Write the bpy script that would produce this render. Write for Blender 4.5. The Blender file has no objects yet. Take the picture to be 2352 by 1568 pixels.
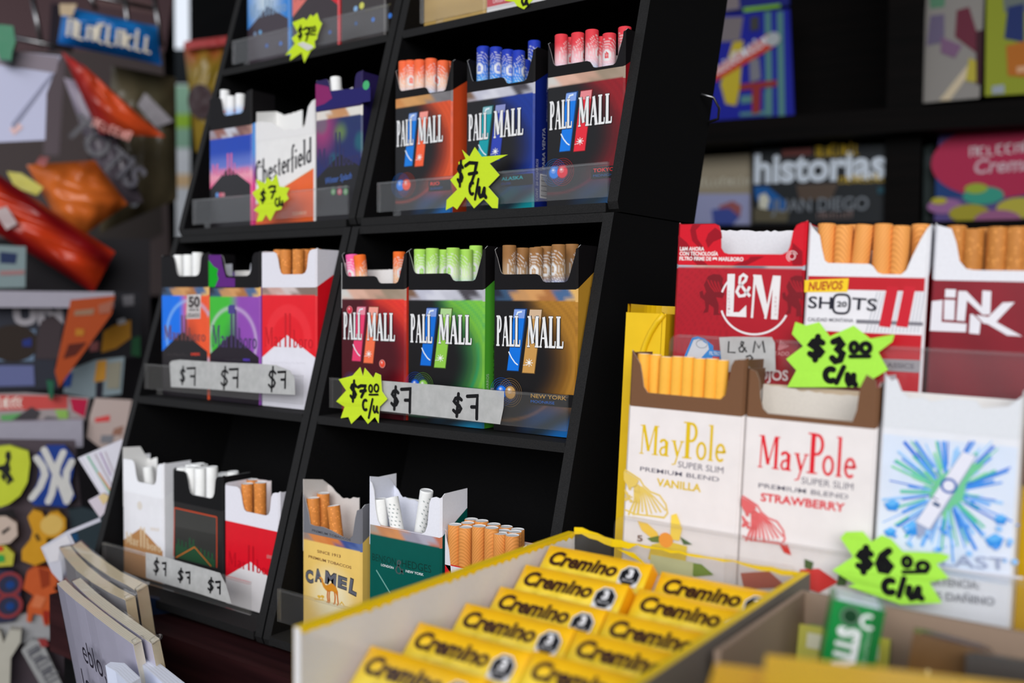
import bpy, bmesh, math, random
from mathutils import Vector, Matrix
from mathutils.geometry import tessellate_polygon
random.seed(7)
SC = bpy.context.scene
COL = SC.collection

# ------------------------------------------------------------------ camera, world, light, exposure
F, CX, CY = 2200.0, 1176.0, 784.0            # focal length in pixels of the 2352 x 1568 frame
RX = Vector((0.8085, 0.0305, -0.5878)); RY = Vector((0.5885, -0.0275, 0.8080)); RZ = Vector((0.0084, -0.9992, -0.0402))
CAM = Vector((0.4528, -0.4373, 0.4015))
cd = bpy.data.cameras.new('camera'); cam = bpy.data.objects.new('camera', cd); COL.objects.link(cam)
rot = Matrix(((RX[0], -RX[1], -RX[2]), (RY[0], -RY[1], -RY[2]), (RZ[0], -RZ[1], -RZ[2])))
cam.matrix_world = Matrix.Translation(CAM) @ rot.to_quaternion().to_matrix().to_4x4()
cd.sensor_width = 36.0; cd.lens = 36.0 * F / 2352.0; cd.clip_start = 0.01; cd.clip_end = 60
cd.dof.use_dof = True; cd.dof.focus_distance = 0.495; cd.dof.aperture_fstop = 5.6
SC.camera = cam
w = bpy.data.worlds.new('sky'); SC.world = w; w.use_nodes = True
wn = w.node_tree.nodes; wl = w.node_tree.links
bgn = wn['Background']; bgn.inputs['Strength'].default_value = 1.0
tc = wn.new('ShaderNodeTexCoord'); sep = wn.new('ShaderNodeSeparateXYZ'); rmp = wn.new('ShaderNodeValToRGB')
rmp.color_ramp.elements[0].position = 0.485; rmp.color_ramp.elements[0].color = (0.26, 0.25, 0.24, 1)
rmp.color_ramp.elements[1].position = 0.525; rmp.color_ramp.elements[1].color = (0.84, 0.90, 1.0, 1)
mp = wn.new('ShaderNodeMapRange'); mp.inputs[1].default_value = -1; mp.inputs[2].default_value = 1
wl.new(tc.outputs['Generated'], sep.inputs[0]); wl.new(sep.outputs['Z'], mp.inputs[0]); wl.new(mp.outputs[0], rmp.inputs[0]); wl.new(rmp.outputs[0], bgn.inputs['Color'])
def area(name, loc, target, sx, sy, power, color):
    l = bpy.data.lights.new(name, 'AREA'); l.shape = 'RECTANGLE'; l.size = sx; l.size_y = sy; l.energy = power; l.color = color
    o = bpy.data.objects.new(name, l); COL.objects.link(o); o.location = loc
    o.rotation_euler = (Vector(target) - Vector(loc)).to_track_quat('-Z', 'Y').to_euler(); return o
area('daylight_from_street', (2.3, -3.7, 2.0), (0.15, 0.1, 0.35), 4.2, 2.4, 174, (1.0, 0.985, 0.97))
SC.cycles.transparent_max_bounces = 20
vs = SC.view_settings; vs.view_transform = 'Standard'; vs.look = 'None'; vs.exposure = 0.0; vs.gamma = 1.0; vs.use_curve_mapping = False

# ------------------------------------------------------------------ pixel -> place helpers
def ray(px, py):
    x, y = (px - CX) / F, (py - CY) / F
    return Vector((RX[0]*x + RX[1]*y + RX[2], RY[0]*x + RY[1]*y + RY[2], RZ[0]*x + RZ[1]*y + RZ[2]))
class Frame:
    """a local set of axes in the shop: ex to the right, ey away from the viewer, ez up"""
    def __init__(s, o, ex=(1, 0, 0), ez=(0, 0, 1)):
        s.o = Vector(o); s.ex = Vector(ex).normalized(); ez = Vector(ez); ez = (ez - s.ex * ez.dot(s.ex)).normalized()
        s.ez = ez; s.ey = s.ez.cross(s.ex)
    def loc(s, P): d = Vector(P) - s.o; return Vector((d.dot(s.ex), d.dot(s.ey), d.dot(s.ez)))
    def wor(s, p): return s.o + s.ex * p[0] + s.ey * p[1] + s.ez * p[2]
    def hit(s, px, py, y=0.0):
        d = ray(px, py); t = (s.wor((0, y, 0)) - CAM).dot(s.ey) / d.dot(s.ey)
        return s.loc(CAM + d * t)
    def hitz(s, px, py, z):
        d = ray(px, py); t = (s.wor((0, 0, z)) - CAM).dot(s.ez) / d.dot(s.ez)
        return s.loc(CAM + d * t)
    def mat(s, p=(0, 0, 0)):
        m = Matrix((s.ex, s.ey, s.ez)).transposed().to_4x4(); m.translation = s.wor(p); return m
    def sub(s, p, yaw=0.0, pitch=0.0, roll=0.0):
        m = Matrix.Rotation(yaw, 3, 'Z') @ Matrix.Rotation(pitch, 3, 'X') @ Matrix.Rotation(roll, 3, 'Y')
        M = Matrix((s.ex, s.ey, s.ez)).transposed() @ m
        return Frame(s.wor(p), M.col[0], M.col[2])
W = Frame((0, 0, 0))
def Zm(x0, y0, k): return lambda X, Y: (x0 + X / k, y0 + Y / k)
z1 = Zm(460, 0, 3.016); z2 = Zm(840, 0, 3.0156); z3 = Zm(320, 500, 3.136); z4 = Zm(720, 500, 2.8)
z5 = Zm(220, 980, 3.016); z6 = Zm(640, 1040, 3.409); zr = Zm(1400, 480, 2.4706); zm = Zm(1400, 780, 2.4496)
zc = Zm(660, 1180, 2.8); zd = Zm(1400, 1180, 2.4706); zb = Zm(1400, 0, 2.4706); zl = Zm(0, 0, 2.8); zn = Zm(0, 640, 4.126)
zs_ = Zm(0, 1000, 5.2267); zk = Zm(0, 1270, 4.9)

# ------------------------------------------------------------------ materials
def S(r, g=None, b=None, gain=1.08):
    if g is None: g = b = r
    def l(c):
        c /= 255.0; return min(0.93, gain * (c / 12.92 if c <= 0.04045 else ((c + 0.055) / 1.055) ** 2.4))
    return (l(r), l(g), l(b))
def mix(a, b, t): t = max(0, min(1, t)); return tuple(x + (y - x) * t for x, y in zip(a, b))
def sst(a, b, x): t = max(0, min(1, (x - a) / (b - a))); return t * t * (3 - 2 * t)
MATS = {}
def M(name):
    if name in MATS: return MATS[name]
    m = bpy.data.materials.new(name); m.use_nodes = True; N = m.node_tree.nodes; L = m.node_tree.links
    p = N['Principled BSDF']
    def noise(scale, detail=3, obj=True):
        t = N.new('ShaderNodeTexCoord'); n = N.new('ShaderNodeTexNoise'); n.inputs['Scale'].default_value = scale; n.inputs['Detail'].default_value = detail
        L.new(t.outputs['Object'], n.inputs['Vector']); return n
    def bump(n, s, d=0.0005):
        b = N.new('ShaderNodeBump'); b.inputs['Strength'].default_value = s; b.inputs['Distance'].default_value = d
        L.new(n.outputs[0], b.inputs['Height']); L.new(b.outputs[0], p.inputs['Normal'])
    def rng(n, lo, hi, to):
        r = N.new('ShaderNodeMapRange'); r.inputs[3].default_value = lo; r.inputs[4].default_value = hi; L.new(n.outputs[0], r.inputs[0]); L.new(r.outputs[0], to)
    def attr(fac=None):
        a = N.new('ShaderNodeAttribute'); a.attribute_name = 'Col'
        if fac is None: L.new(a.outputs['Color'], p.inputs['Base Color']); return a
        mx = N.new('ShaderNodeMix'); mx.data_type = 'RGBA'; mx.blend_type = 'MULTIPLY'; mx.inputs[0].default_value = 1.0
        L.new(a.outputs['Color'], mx.inputs[6]); L.new(fac, mx.inputs[7]); L.new(mx.outputs[2], p.inputs['Base Color']); return a
    def ramp(n, stops):
        r = N.new('ShaderNodeValToRGB'); e = r.color_ramp.elements
        while len(e) < len(stops): e.new(0.5)
        for i, (pos, c) in enumerate(stops): e[i].position = pos; e[i].color = (*c, 1)
        L.new(n.outputs[0], r.inputs[0]); return r
    rough = {'gloss': 0.30, 'card': 0.55, 'paper': 0.8, 'film_print': 0.22, 'ink': 0.6, 'plastic': 0.35, 'pad': 0.75}
    if name in rough:                                   # printed stock: the print's own colours are in 'Col'
        n = noise(900 if name in ('paper', 'card', 'pad') else 120); r = ramp(n, [(0.3, (0.95,)*3), (0.7, (1.0,)*3)]); attr(r.outputs[0])
        rng(n, rough[name] - 0.05, rough[name] + 0.06, p.inputs['Roughness'])
        p.inputs['Specular IOR Level'].default_value = {'paper': 0.15, 'ink': 0.2, 'card': 0.16, 'pad': 0.2}.get(name, 0.3)
        if name == 'film_print': bump(noise(90, 2), 0.35, 0.0012)
        if name == 'plastic': bump(noise(60, 2), 0.05)
    elif name == 'board':                               # black foam board of the racks
        n = noise(1400, 4); r = ramp(n, [(0.3, (0.0030, 0.0030, 0.0033)), (0.75, (0.0062, 0.0062, 0.0066))]); L.new(r.outputs[0], p.inputs['Base Color'])
        p.inputs['Roughness'].default_value = 0.8; p.inputs['Specular IOR Level'].default_value = 0.08; bump(n, 0.25, 0.0003)
    elif name == 'board_lit':  # lighter board copy: light on front edges and shelf tops put into its colour
        n = noise(1600, 4); r = ramp(n, [(0.3, (0.0085, 0.0085, 0.0088)), (0.75, (0.018, 0.0175, 0.0178))]); L.new(r.outputs[0], p.inputs['Base Color'])
        p.inputs['Roughness'].default_value = 0.8; p.inputs['Specular IOR Level'].default_value = 0.2; bump(n, 0.4, 0.0004)
    elif name in ('wood', 'dark_wood', 'maroon'):
        t = N.new('ShaderNodeTexCoord'); mpn = N.new('ShaderNodeMapping'); mpn.inputs['Scale'].default_value = (2, 30, 30); n = N.new('ShaderNodeTexNoise'); n.inputs['Scale'].default_value = 4
        L.new(t.outputs['Object'], mpn.inputs[0]); L.new(mpn.outputs[0], n.inputs['Vector'])
        c = {'wood': ((0.0012, 0.0010, 0.0010), (0.0036, 0.0024, 0.0022)), 'dark_wood': ((0.0014, 0.0014, 0.0015), (0.004, 0.0036, 0.0038)), 'maroon': ((0.016, 0.005, 0.006), (0.036, 0.011, 0.012))}[name]
        r = ramp(n, [(0.3, c[0]), (0.7, c[1])]); L.new(r.outputs[0], p.inputs['Base Color']); p.inputs['Roughness'].default_value = 0.65; p.inputs['Specular IOR Level'].default_value = 0.06
    elif name in ('cork', 'cork_striped'):
        t = N.new('ShaderNodeTexCoord')
        if name == 'cork':
            n = N.new('ShaderNodeTexVoronoi'); n.inputs['Scale'].default_value = 520; L.new(t.outputs['Object'], n.inputs['Vector'])
            r = ramp(n, [(0.0, (1.5, 1.7, 2.2)), (0.22, (1.3, 1.4, 1.6)), (0.34, (1, 1, 1)), (1, (0.93, 0.92, 0.9))])
        else:
            n = N.new('ShaderNodeTexWave'); n.inputs['Scale'].default_value = 330; n.inputs['Distortion'].default_value = 0.6; n.bands_direction = 'DIAGONAL'
            L.new(t.outputs['Object'], n.inputs['Vector']); r = ramp(n, [(0.2, (0.90, 0.87, 0.82)), (0.8, (1.06, 1.1, 1.15))])
        attr(r.outputs[0]); p.inputs['Roughness'].default_value = 0.6; p.inputs['Specular IOR Level'].default_value = 0.25
    elif name in ('acrylic', 'film', 'tape', 'tray'):
        out = N['Material Output']; tr = N.new('ShaderNodeBsdfTransparent'); gl = N.new('ShaderNodeBsdfGlossy'); df = N.new('ShaderNodeBsdfDiffuse')
        lw = N.new('ShaderNodeLayerWeight'); lw.inputs[0].default_value = 0.5; pw = N.new('ShaderNodeMath'); pw.operation = 'POWER'; pw.inputs[1].default_value = 5.0; L.new(lw.outputs['Facing'], pw.inputs[0]); fr = N.new('ShaderNodeMath'); fr.operation = 'MULTIPLY_ADD'; fr.inputs[1].default_value = 0.9; fr.inputs[2].default_value = 0.03; L.new(pw.outputs[0], fr.inputs[0]); m1 = N.new('ShaderNodeMixShader'); m2 = N.new('ShaderNodeMixShader')
        veil, ro, tint, dc = {'acrylic': (0.020, 0.12, 0.97, 0.75), 'film': (0.010, 0.10, 0.99, 0.9), 'tape': (0.76, 0.4, 0.92, 0.55), 'tray': (0.012, 0.12, 0.99, 0.8)}[name]
        nz = noise(40 if name != 'tape' else 160, 4); rng(nz, veil * 0.7, veil * 1.3, m1.inputs[0])
        tr.inputs[0].default_value = (tint, tint, tint, 1); gl.inputs['Roughness'].default_value = ro; df.inputs[0].default_value = (dc, dc, dc * 0.98, 1)
        if name == 'film':
            b = N.new('ShaderNodeBump'); b.inputs['Strength'].default_value = 0.5; b.inputs['Distance'].default_value = 0.001; L.new(nz.outputs[0], b.inputs['Height']); L.new(b.outputs[0], gl.inputs['Normal'])
        L.new(tr.outputs[0], m1.inputs[1]); L.new(df.outputs[0], m1.inputs[2]); L.new(fr.outputs[0], m2.inputs[0]); L.new(m1.outputs[0], m2.inputs[1]); L.new(gl.outputs[0], m2.inputs[2]); L.new(m2.outputs[0], out.inputs['Surface'])
    elif name == 'metal':
        n = noise(300); rng(n, 0.25, 0.4, p.inputs['Roughness']); p.inputs['Metallic'].default_value = 1; p.inputs['Base Color'].default_value = (0.30, 0.30, 0.31, 1)
    MATS[name] = m; return m

# ------------------------------------------------------------------ mesh builder
class MB:
    def __init__(s, *mats): s.v = []; s.f = []; s.c = []; s.m = []; s.s = []; s.mats = list(mats) or ['card']
    def mi(s, m):
        if m is None: return 0
        if m not in s.mats: s.mats.append(m)
        return s.mats.index(m)
    def face(s, pts, col=(0.8, 0.8, 0.8), m=None, smooth=False):
        b = len(s.v); s.v += [tuple(p) for p in pts]; s.f.append(tuple(range(b, b + len(pts))))
        s.c.append(col if isinstance(col, list) else [col] * len(pts)); s.m.append(s.mi(m)); s.s.append(smooth)
    def mesh(s, V, Fs, cols, m=None, smooth=False):       # cols: one colour, or a list with one per vertex
        b = len(s.v); s.v += [tuple(p) for p in V]; k = s.mi(m)
        for f in Fs:
            s.f.append(tuple(b + i for i in f)); s.c.append([cols[i] for i in f] if isinstance(cols, list) else [cols] * len(f)); s.m.append(k); s.s.append(smooth)
    def box(s, x0, x1, y0, y1, z0, z1, col=(0.8, 0.8, 0.8), m=None):
        V = [(x, y, z) for z in (z0, z1) for y in (y0, y1) for x in (x0, x1)]
        s.mesh(V, [(0, 1, 5, 4), (1, 3, 7, 5), (3, 2, 6, 7), (2, 0, 4, 6), (4, 5, 7, 6), (2, 3, 1, 0)], col, m)
    def sheet(s, poly, fr, th, col, m=None, back=None, rim=None):
        """a flat piece with real thickness; poly in the plane (a, b) of fr = (origin, ea, eb, normal)"""
        o, ea, eb, n = fr
        P = [o + ea * a + eb * b for a, b in poly]; Q = [p - n * th for p in P]
        T = tri(poly)
        s.mesh(P, T, col, m); s.mesh(Q, [t[::-1] for t in T], back or col, m)
        k = len(P)
        for i in range(k):
            j = (i + 1) % k; s.face([P[i], Q[i], Q[j], P[j]], rim or col, m)
    def tube(s, pts, r, col, m=None, n=8, cap=True):
        pts = [Vector(p) for p in pts]; rings = []
        for i, p in enumerate(pts):
            t = (pts[min(i + 1, len(pts) - 1)] - pts[max(i - 1, 0)]).normalized()
            u = t.orthogonal().normalized() if i == 0 else (u - t * u.dot(t)).normalized()
            v = t.cross(u); rr = r[i] if isinstance(r, list) else r
            rings.append([p + (u * math.cos(a) + v * math.sin(a)) * rr for a in [2 * math.pi * k / n for k in range(n)]])
        V = [p for R_ in rings for p in R_]; Fs = []
        for i in range(len(pts) - 1):
            for k in range(n): Fs.append((i*n+k, i*n+(k+1) % n, (i+1)*n+(k+1) % n, (i+1)*n+k))
        if cap: Fs += [tuple(range(n))[::-1], tuple(range((len(pts)-1)*n, len(pts)*n))]
        s.mesh(V, Fs, col, m, True)
    def build(s, name, parent=None, mw=None, scale=1.0):
        me = bpy.data.meshes.new(name); me.from_pydata([(a*scale, b*scale, c*scale) for a, b, c in s.v], [], s.f)
        for m in s.mats: me.materials.append(M(m))
        me.polygons.foreach_set('material_index', s.m); me.polygons.foreach_set('use_smooth', s.s)
        ca = me.color_attributes.new('Col', 'FLOAT_COLOR', 'CORNER')
        flat = []
        for cs in s.c:
            for c in cs: flat += [c[0], c[1], c[2], 1.0]
        ca.data.foreach_set('color', flat); me.update()
        o = bpy.data.objects.new(name, me); COL.objects.link(o)
        if parent: o.parent = parent
        if mw is not None: o.matrix_world = mw
        return o
def tri(poly):
    T = tessellate_polygon([[Vector((a, b, 0)) for a, b in poly]])
    area2 = sum(poly[i][0]*poly[(i+1) % len(poly)][1] - poly[(i+1) % len(poly)][0]*poly[i][1] for i in range(len(poly)))
    out = []
    for t in T:
        a, b, c = (poly[i] for i in t)
        cr = (b[0]-a[0])*(c[1]-a[1]) - (b[1]-a[1])*(c[0]-a[0])
        if abs(cr) < 1e-14: continue
        out.append(tuple(t) if cr > 0 else tuple(t[::-1]))
    return out
def thing(name, label, cat, mw, group=None):
    o = bpy.data.objects.new(name, None); COL.objects.link(o); o.empty_display_size = 0.01; o.matrix_world = mw
    o['label'] = label; o['category'] = cat
    if group: o['group'] = group
    return o
def tag(o, label, cat, group=None, kind=None):
    if label: o['label'] = label
    if cat: o['category'] = cat
    if group: o['group'] = group
    if kind: o['kind'] = kind
    return o
def struct(o): o['kind'] = 'structure'; return o

# ------------------------------------------------------------------ lettering
TXT = {}
def font_mesh(s, bold=0.0, shear=0.0, res=3):
    k = (s, bold, shear)
    if k in TXT: return TXT[k]
    cu = bpy.data.curves.new('lettering', 'FONT'); cu.body = s; cu.size = 1; cu.resolution_u = res; cu.offset = bold; cu.shear = shear; cu.fill_mode = 'FRONT'
    o = bpy.data.objects.new('lettering', cu); COL.objects.link(o)
    dg = bpy.context.evaluated_depsgraph_get(); me = bpy.data.meshes.new_from_object(o.evaluated_get(dg))
    V = [(v.co.x, v.co.y) for v in me.vertices]; Fs = [tuple(p.vertices) for p in me.polygons]
    bpy.data.objects.remove(o); bpy.data.curves.remove(cu); bpy.data.meshes.remove(me)
    if not V: V = [(0, 0)]
    xs = [p[0] for p in V]; x0, wd = min(xs), max(max(xs) - min(xs), 1e-6)
    TXT[k] = ([((x - x0) / wd, y / 0.72) for x, y in V], Fs, wd / 0.72); return TXT[k]
def arc(cx, cy, rx, ry, a0, a1, n=10): return [(cx + rx*math.cos(math.radians(a0+(a1-a0)*i/n)), cy + ry*math.sin(math.radians(a0+(a1-a0)*i/n))) for i in range(n+1)]
T_, t_ = 0.125, 0.045
def sf(x, y, r=0.1): return (t_, [(x - r, y), (x + r, y)])
X_ = 0.5                       # x-height of the condensed roman lettering
GL = {                         # advance, strokes (width, points); cap height 1
 'P': (.44, [(T_, [(.13, 0), (.13, 1)]), sf(.13, .022, .12), sf(.08, .978, .07), (.085, [(.13, .955)] + arc(.22, .72, .12, .235, 90, -90, 10) + [(.13, .485)])]),
 'A': (.50, [(.06, [(.07, 0), (.235, .97)]), (T_, [(.235, .98), (.41, 0)]), (t_, [(.12, .3), (.35, .3)]), sf(.07, .022, .07), sf(.41, .022, .1)]),
 'L': (.42, [(T_, [(.13, 0), (.13, 1)]), sf(.13, .978, .12), (.06, [(.03, .03), (.39, .03)]), (.05, [(.375, .03), (.385, .22)])]),
 'M': (.70, [(.055, [(.09, 0), (.11, 1)]), (T_, [(.13, 1), (.33, .12)]), (.055, [(.33, .12), (.52, 1)]), (T_, [(.56, 1), (.56, 0)]), sf(.09, .022, .075), sf(.56, .022, .11), sf(.08, .978, .06), sf(.58, .978, .08)]),
 'N': (.56, [(.055, [(.1, 0), (.1, 1)]), (T_, [(.1, 1), (.44, 0)]), (.055, [(.45, 0), (.45, 1)]), sf(.1, .022), sf(.45, .978)]),
 'B': (.46, [(T_, [(.13, 0), (.13, 1)]), (.08, [(.13, .96)] + arc(.2, .74, .12, .22, 90, -90, 8) + arc(.2, .27, .16, .24, 90, -90, 8) + [(.13, .035)]), sf(.09, .022, .08), sf(.09, .978, .08)]),
 'C': (.50, [(.10, arc(.27, .5, .19, .45, 50, 310, 14))]),
 'M2': (.6, []),
 '&': (.62, [(.09, [(.56, .05), (.2, .72), (.22, .9), (.3, .96), (.38, .9), (.36, .75), (.14, .42), (.1, .25), (.18, .06), (.32, .04), (.45, .18), (.52, .42)])]),
 'a': (.37, [(.09, [(.06, .4), (.1, .47), (.17, .485), (.24, .43), (.245, 0)]), (.07, [(.24, .3), (.1, .24), (.06, .13), (.1, .03), (.17, .03), (.24, .1)]), sf(.27, .02, .05)]),
 'y': (.38, [(.09, [(.08, .5), (.2, .05)]), (.05, [(.32, .5), (.2, .05), (.14, -.2), (.05, -.22)]), sf(.08, .485, .07), sf(.32, .485, .06)]),
 'o': (.38, [(.085, arc(.19, .25, .125, .225, 0, 360, 16))]),
 'l': (.2, [(.10, [(.1, 0), (.1, 1)]), sf(.1, .02, .08), sf(.07, .98, .06)]),
 'e': (.36, [(.085, [(.07, .27), (.3, .27)] + arc(.19, .27, .115, .205, 0, 180, 8) + arc(.19, .24, .12, .21, 180, 315, 8))]),
 'r': (.28, [(.10, [(.1, 0), (.1, .5)]), (.075, [(.1, .36), (.17, .46), (.26, .46)]), sf(.1, .02, .08), sf(.08, .48, .06)]),
 'b': (.38, [(.10, [(.1, 0), (.1, 1)]), (.085, [(.1, .44)] + arc(.18, .25, .12, .22, 90, -90, 8) + [(.1, .05)]), sf(.07, .98, .06)]),
 'h': (.40, [(.10, [(.1, 0), (.1, 1)]), (.085, [(.1, .38), (.18, .47), (.27, .45), (.3, .35), (.3, 0)]), sf(.1, .02, .07)]),
 's': (.32, [(.08, [(.26, .42), (.16, .48), (.08, .4), (.12, .3), (.22, .2), (.25, .1), (.16, .02), (.06, .08)])]),
 't': (.26, [(.09, [(.12, .7), (.12, .06), (.2, .02)]), (.05, [(.02, .49), (.23, .49)])]),
 'f': (.26, [(.09, [(.12, -.1), (.12, .85), (.18, .97), (.27, .93)]), (.05, [(.02, .49), (.23, .49)])]),
 'i': (.2, [(.10, [(.1, 0), (.1, .5)]), (.10, [(.1, .66), (.1, .76)]), sf(.1, .02, .07)]),
 'd': (.40, [(.10, [(.29, 0), (.29, 1)]), (.085, [(.29, .44)] + arc(.2, .25, .13, .22, 90, 270, 8) + [(.29, .05)])]),
 ' ': (.25, []),
}
HW = {                         # felt-pen figures: polylines in a unit box
 '$': [[(.95, .78), (.65, .92), (.28, .86), (.12, .7), (.35, .56), (.7, .46), (.88, .3), (.7, .12), (.35, .06), (.05, .2)], [(.62, 1.12), (.42, -.14)]],
 '7': [[(.0, .82), (.35, .95), (.95, .93), (.78, .5), (.42, -.02)], [(.3, .48), (.98, .54)]],
 'F': [[(.0, .95), (.9, .97), (.86, .5), (.84, .0)], [(.38, .5), (.86, .5)]],
 '0': [arc(.5, .5, .42, .46, 100, 470, 12)],
 'c': [arc(.55, .5, .45, .5, 60, 300, 10)],
 '/': [[(.8, 1), (.2, 0)]],
 'u': [[(.1, .9), (.05, .4), (.25, .1), (.55, .2), (.75, .85)], [(.75, .85), (.72, .35), (.95, .05)]],
 '3': [[(.15, .9), (.6, 1), (.85, .8), (.5, .55), (.9, .35), (.7, .05), (.3, 0), (.05, .15)]],
 '6': [[(.8, 1), (.35, .75), (.1, .35), (.25, .05), (.65, 0), (.9, .25), (.65, .45), (.2, .35)]],
 'L': [[(.2, 1), (.12, .05), (.95, .02)]], 'M': [[(.05, 0), (.2, 1), (.5, .4), (.8, 1), (.95, 0)]],
 '&': [[(.95, .05), (.3, .75), (.4, .98), (.62, .9), (.55, .7), (.1, .35), (.2, .05), (.5, .03), (.8, .4)]],
 '_': [[(0, .2), (1, .25)]],
}
def strip(pts, w):
    """quads of a stroke of width w along 2-D points (mitred)"""
    n = len(pts); Lf = []; Rt = []
    for i in range(n):
        a = pts[max(i-1, 0)]; b = pts[min(i+1, n-1)]; dx, dy = b[0]-a[0], b[1]-a[1]; l = math.hypot(dx, dy) or 1
        k = 1.0
        if 0 < i < n-1:
            d1 = (pts[i][0]-a[0], pts[i][1]-a[1]); l1 = math.hypot(*d1) or 1; c = (d1[0]*dx + d1[1]*dy) / (l1*l); k = 1 / max(0.6, abs(c))
        nx, ny = -dy/l*w/2*k, dx/l*w/2*k
        Lf.append((pts[i][0]+nx, pts[i][1]+ny)); Rt.append((pts[i][0]-nx, pts[i][1]-ny))
    return [(Rt[i], Rt[i+1], Lf[i+1], Lf[i]) for i in range(n-1)]
class Pl:
    """print on a face: draws in (a, b) of the face, each layer a hair above the last"""
    def __init__(s, mb, o, ea=(1, 0, 0), eb=(0, 0, 1), n=(0, -1, 0), eps=0.02, m=None, k0=1):
        s.mb = mb; s.o = Vector(o); s.ea = Vector(ea); s.eb = Vector(eb); s.n = Vector(n); s.eps = eps; s.k = k0; s.m = m
    def P(s, a, b): return s.o + s.ea*a + s.eb*b + s.n*(s.eps*s.k)
    def up(s): s.k += 1
    def poly(s, pts, col):
        s.up(); s.mb.mesh([s.P(*p) for p in pts], tri(pts), col, s.m)
    def rect(s, a0, b0, a1, b1, col): s.poly([(a0, b0), (a1, b0), (a1, b1), (a0, b1)], col)
    def disc(s, a, b, r, col, ry=None, n=20): s.poly(arc(a, b, r, ry or r, 0, 360, n)[:-1], col)
    def ball(s, a, b, r, col):
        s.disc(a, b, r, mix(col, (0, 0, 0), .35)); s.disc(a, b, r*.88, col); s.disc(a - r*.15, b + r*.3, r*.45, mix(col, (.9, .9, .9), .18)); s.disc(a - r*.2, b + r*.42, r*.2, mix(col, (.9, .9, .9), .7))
    def stroke(s, pts, w, col, rnd=False):
        s.k += .25; s.mb.mesh([s.P(*p) for q in strip(pts, w) for p in q], [tuple(range(4*i, 4*i+4)) for i in range(len(pts)-1)], col, s.m)
        if rnd:
            for a, b in pts: s.k += .02; s.mb.face([s.P(*p) for p in arc(a, b, w/2, w/2, 0, 360, 10)[:-1]], col, s.m)
    def ring(s, a, b, r, w, col, a0=0, a1=360, n=28, ry=None): s.stroke(arc(a, b, r, ry or r, a0, a1, n), w, col)
    def grid(s, a0, b0, a1, b1, nx, ny, fn):
        """fn(u, v) -> colour over the rectangle"""
        s.up(); V = []; C_ = []
        for j in range(ny+1):
            for i in range(nx+1):
                u, v = i/nx, j/ny; V.append(s.P(a0+(a1-a0)*u, b0+(b1-b0)*v)); C_.append(fn(u, v))
        s.mb.mesh(V, [(j*(nx+1)+i, j*(nx+1)+i+1, (j+1)*(nx+1)+i+1, (j+1)*(nx+1)+i) for j in range(ny) for i in range(nx)], C_, s.m)
    def warp(s, V, Fs, p0, p1, h, col, fn=None, per=False, out=None):
        e = (p1[0]-p0[0], p1[1]-p0[1]); l = math.hypot(*e) or 1; nx, ny = (-e[1]/l, e[0]/l) if per else (0, 1)
        Q = []
        for x, y in V:
            if fn: x, y = fn(x, y)
            Q.append(s.P(p0[0]+e[0]*x+nx*y*h, p0[1]+e[1]*x+ny*y*h))
        s.mb.mesh(Q, Fs, col, s.m)
    def text(s, t, p0, p1, h, col, bold=0.0, shear=0.0, fn=None, per=True):
        """lettering whose baseline runs from p0 to p1, capitals h high"""
        s.up(); V, Fs, wd = font_mesh(t, bold, shear); s.warp(V, Fs, p0, p1, h, col, fn, per)
    def roman(s, t, p0, p1, h, col, per=False, fn=None, wt=1.0, sub=None):
        s.up(); adv = sum(GL[c][0] for c in t); x = 0; e = (p1[0]-p0[0], p1[1]-p0[1]); l = math.hypot(*e); sx = l/adv/h
        for c in t:
            g = GL[c]
            for wd, pts in g[1]:
                s.k += .05
                for qd in strip(pts, wd*wt): s.warp([((x+a)/adv, b) for a, b in qd], [(0, 1, 2, 3)], p0, p1, h, col, fn, per)
            x += g[0]
    def scrawl(s, p0, p1, h, col, n=8, seed=1, wk=.13):
        """print too small or too soft in the photograph to be read: a row of irregular dabs"""
        rg = random.Random(seed + n); e = (p1[0]-p0[0], p1[1]-p0[1]); l = math.hypot(*e) or 1; ux, uy = e[0]/l, e[1]/l; nx, ny = -uy, ux
        for i in range(n):
            a = l*(i + .15)/n; b = l*(i + .75)/n; hh = h*rg.uniform(.6, 1); f = lambda t, v: (p0[0]+ux*t+nx*v, p0[1]+uy*t+ny*v)
            k = rg.randrange(3); w_ = h*wk
            if k == 0: s.stroke([f(a, hh), f(a, 0), f(b, 0)], w_, col)
            elif k == 1: s.stroke([f(a, 0), f(a, hh), f(b, hh), f(b, 0)], w_, col)
            else: s.stroke([f(b, hh), f(a, hh*.9), f(a, h*.1), f(b, 0)], w_, col)
    def hand(s, ch, box, w, col, q=None):
        """felt-pen figure in a box (left, top, right, bottom); q maps the box's units to the face"""
        x0, y0, x1, y1 = box
        for st in HW[ch]:
            pts = [(x0+(x1-x0)*a, y1+(y0-y1)*b) for a, b in st]
            if q: pts = [q(*p) for p in pts]
            s.stroke(pts, w, col, True)

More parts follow.
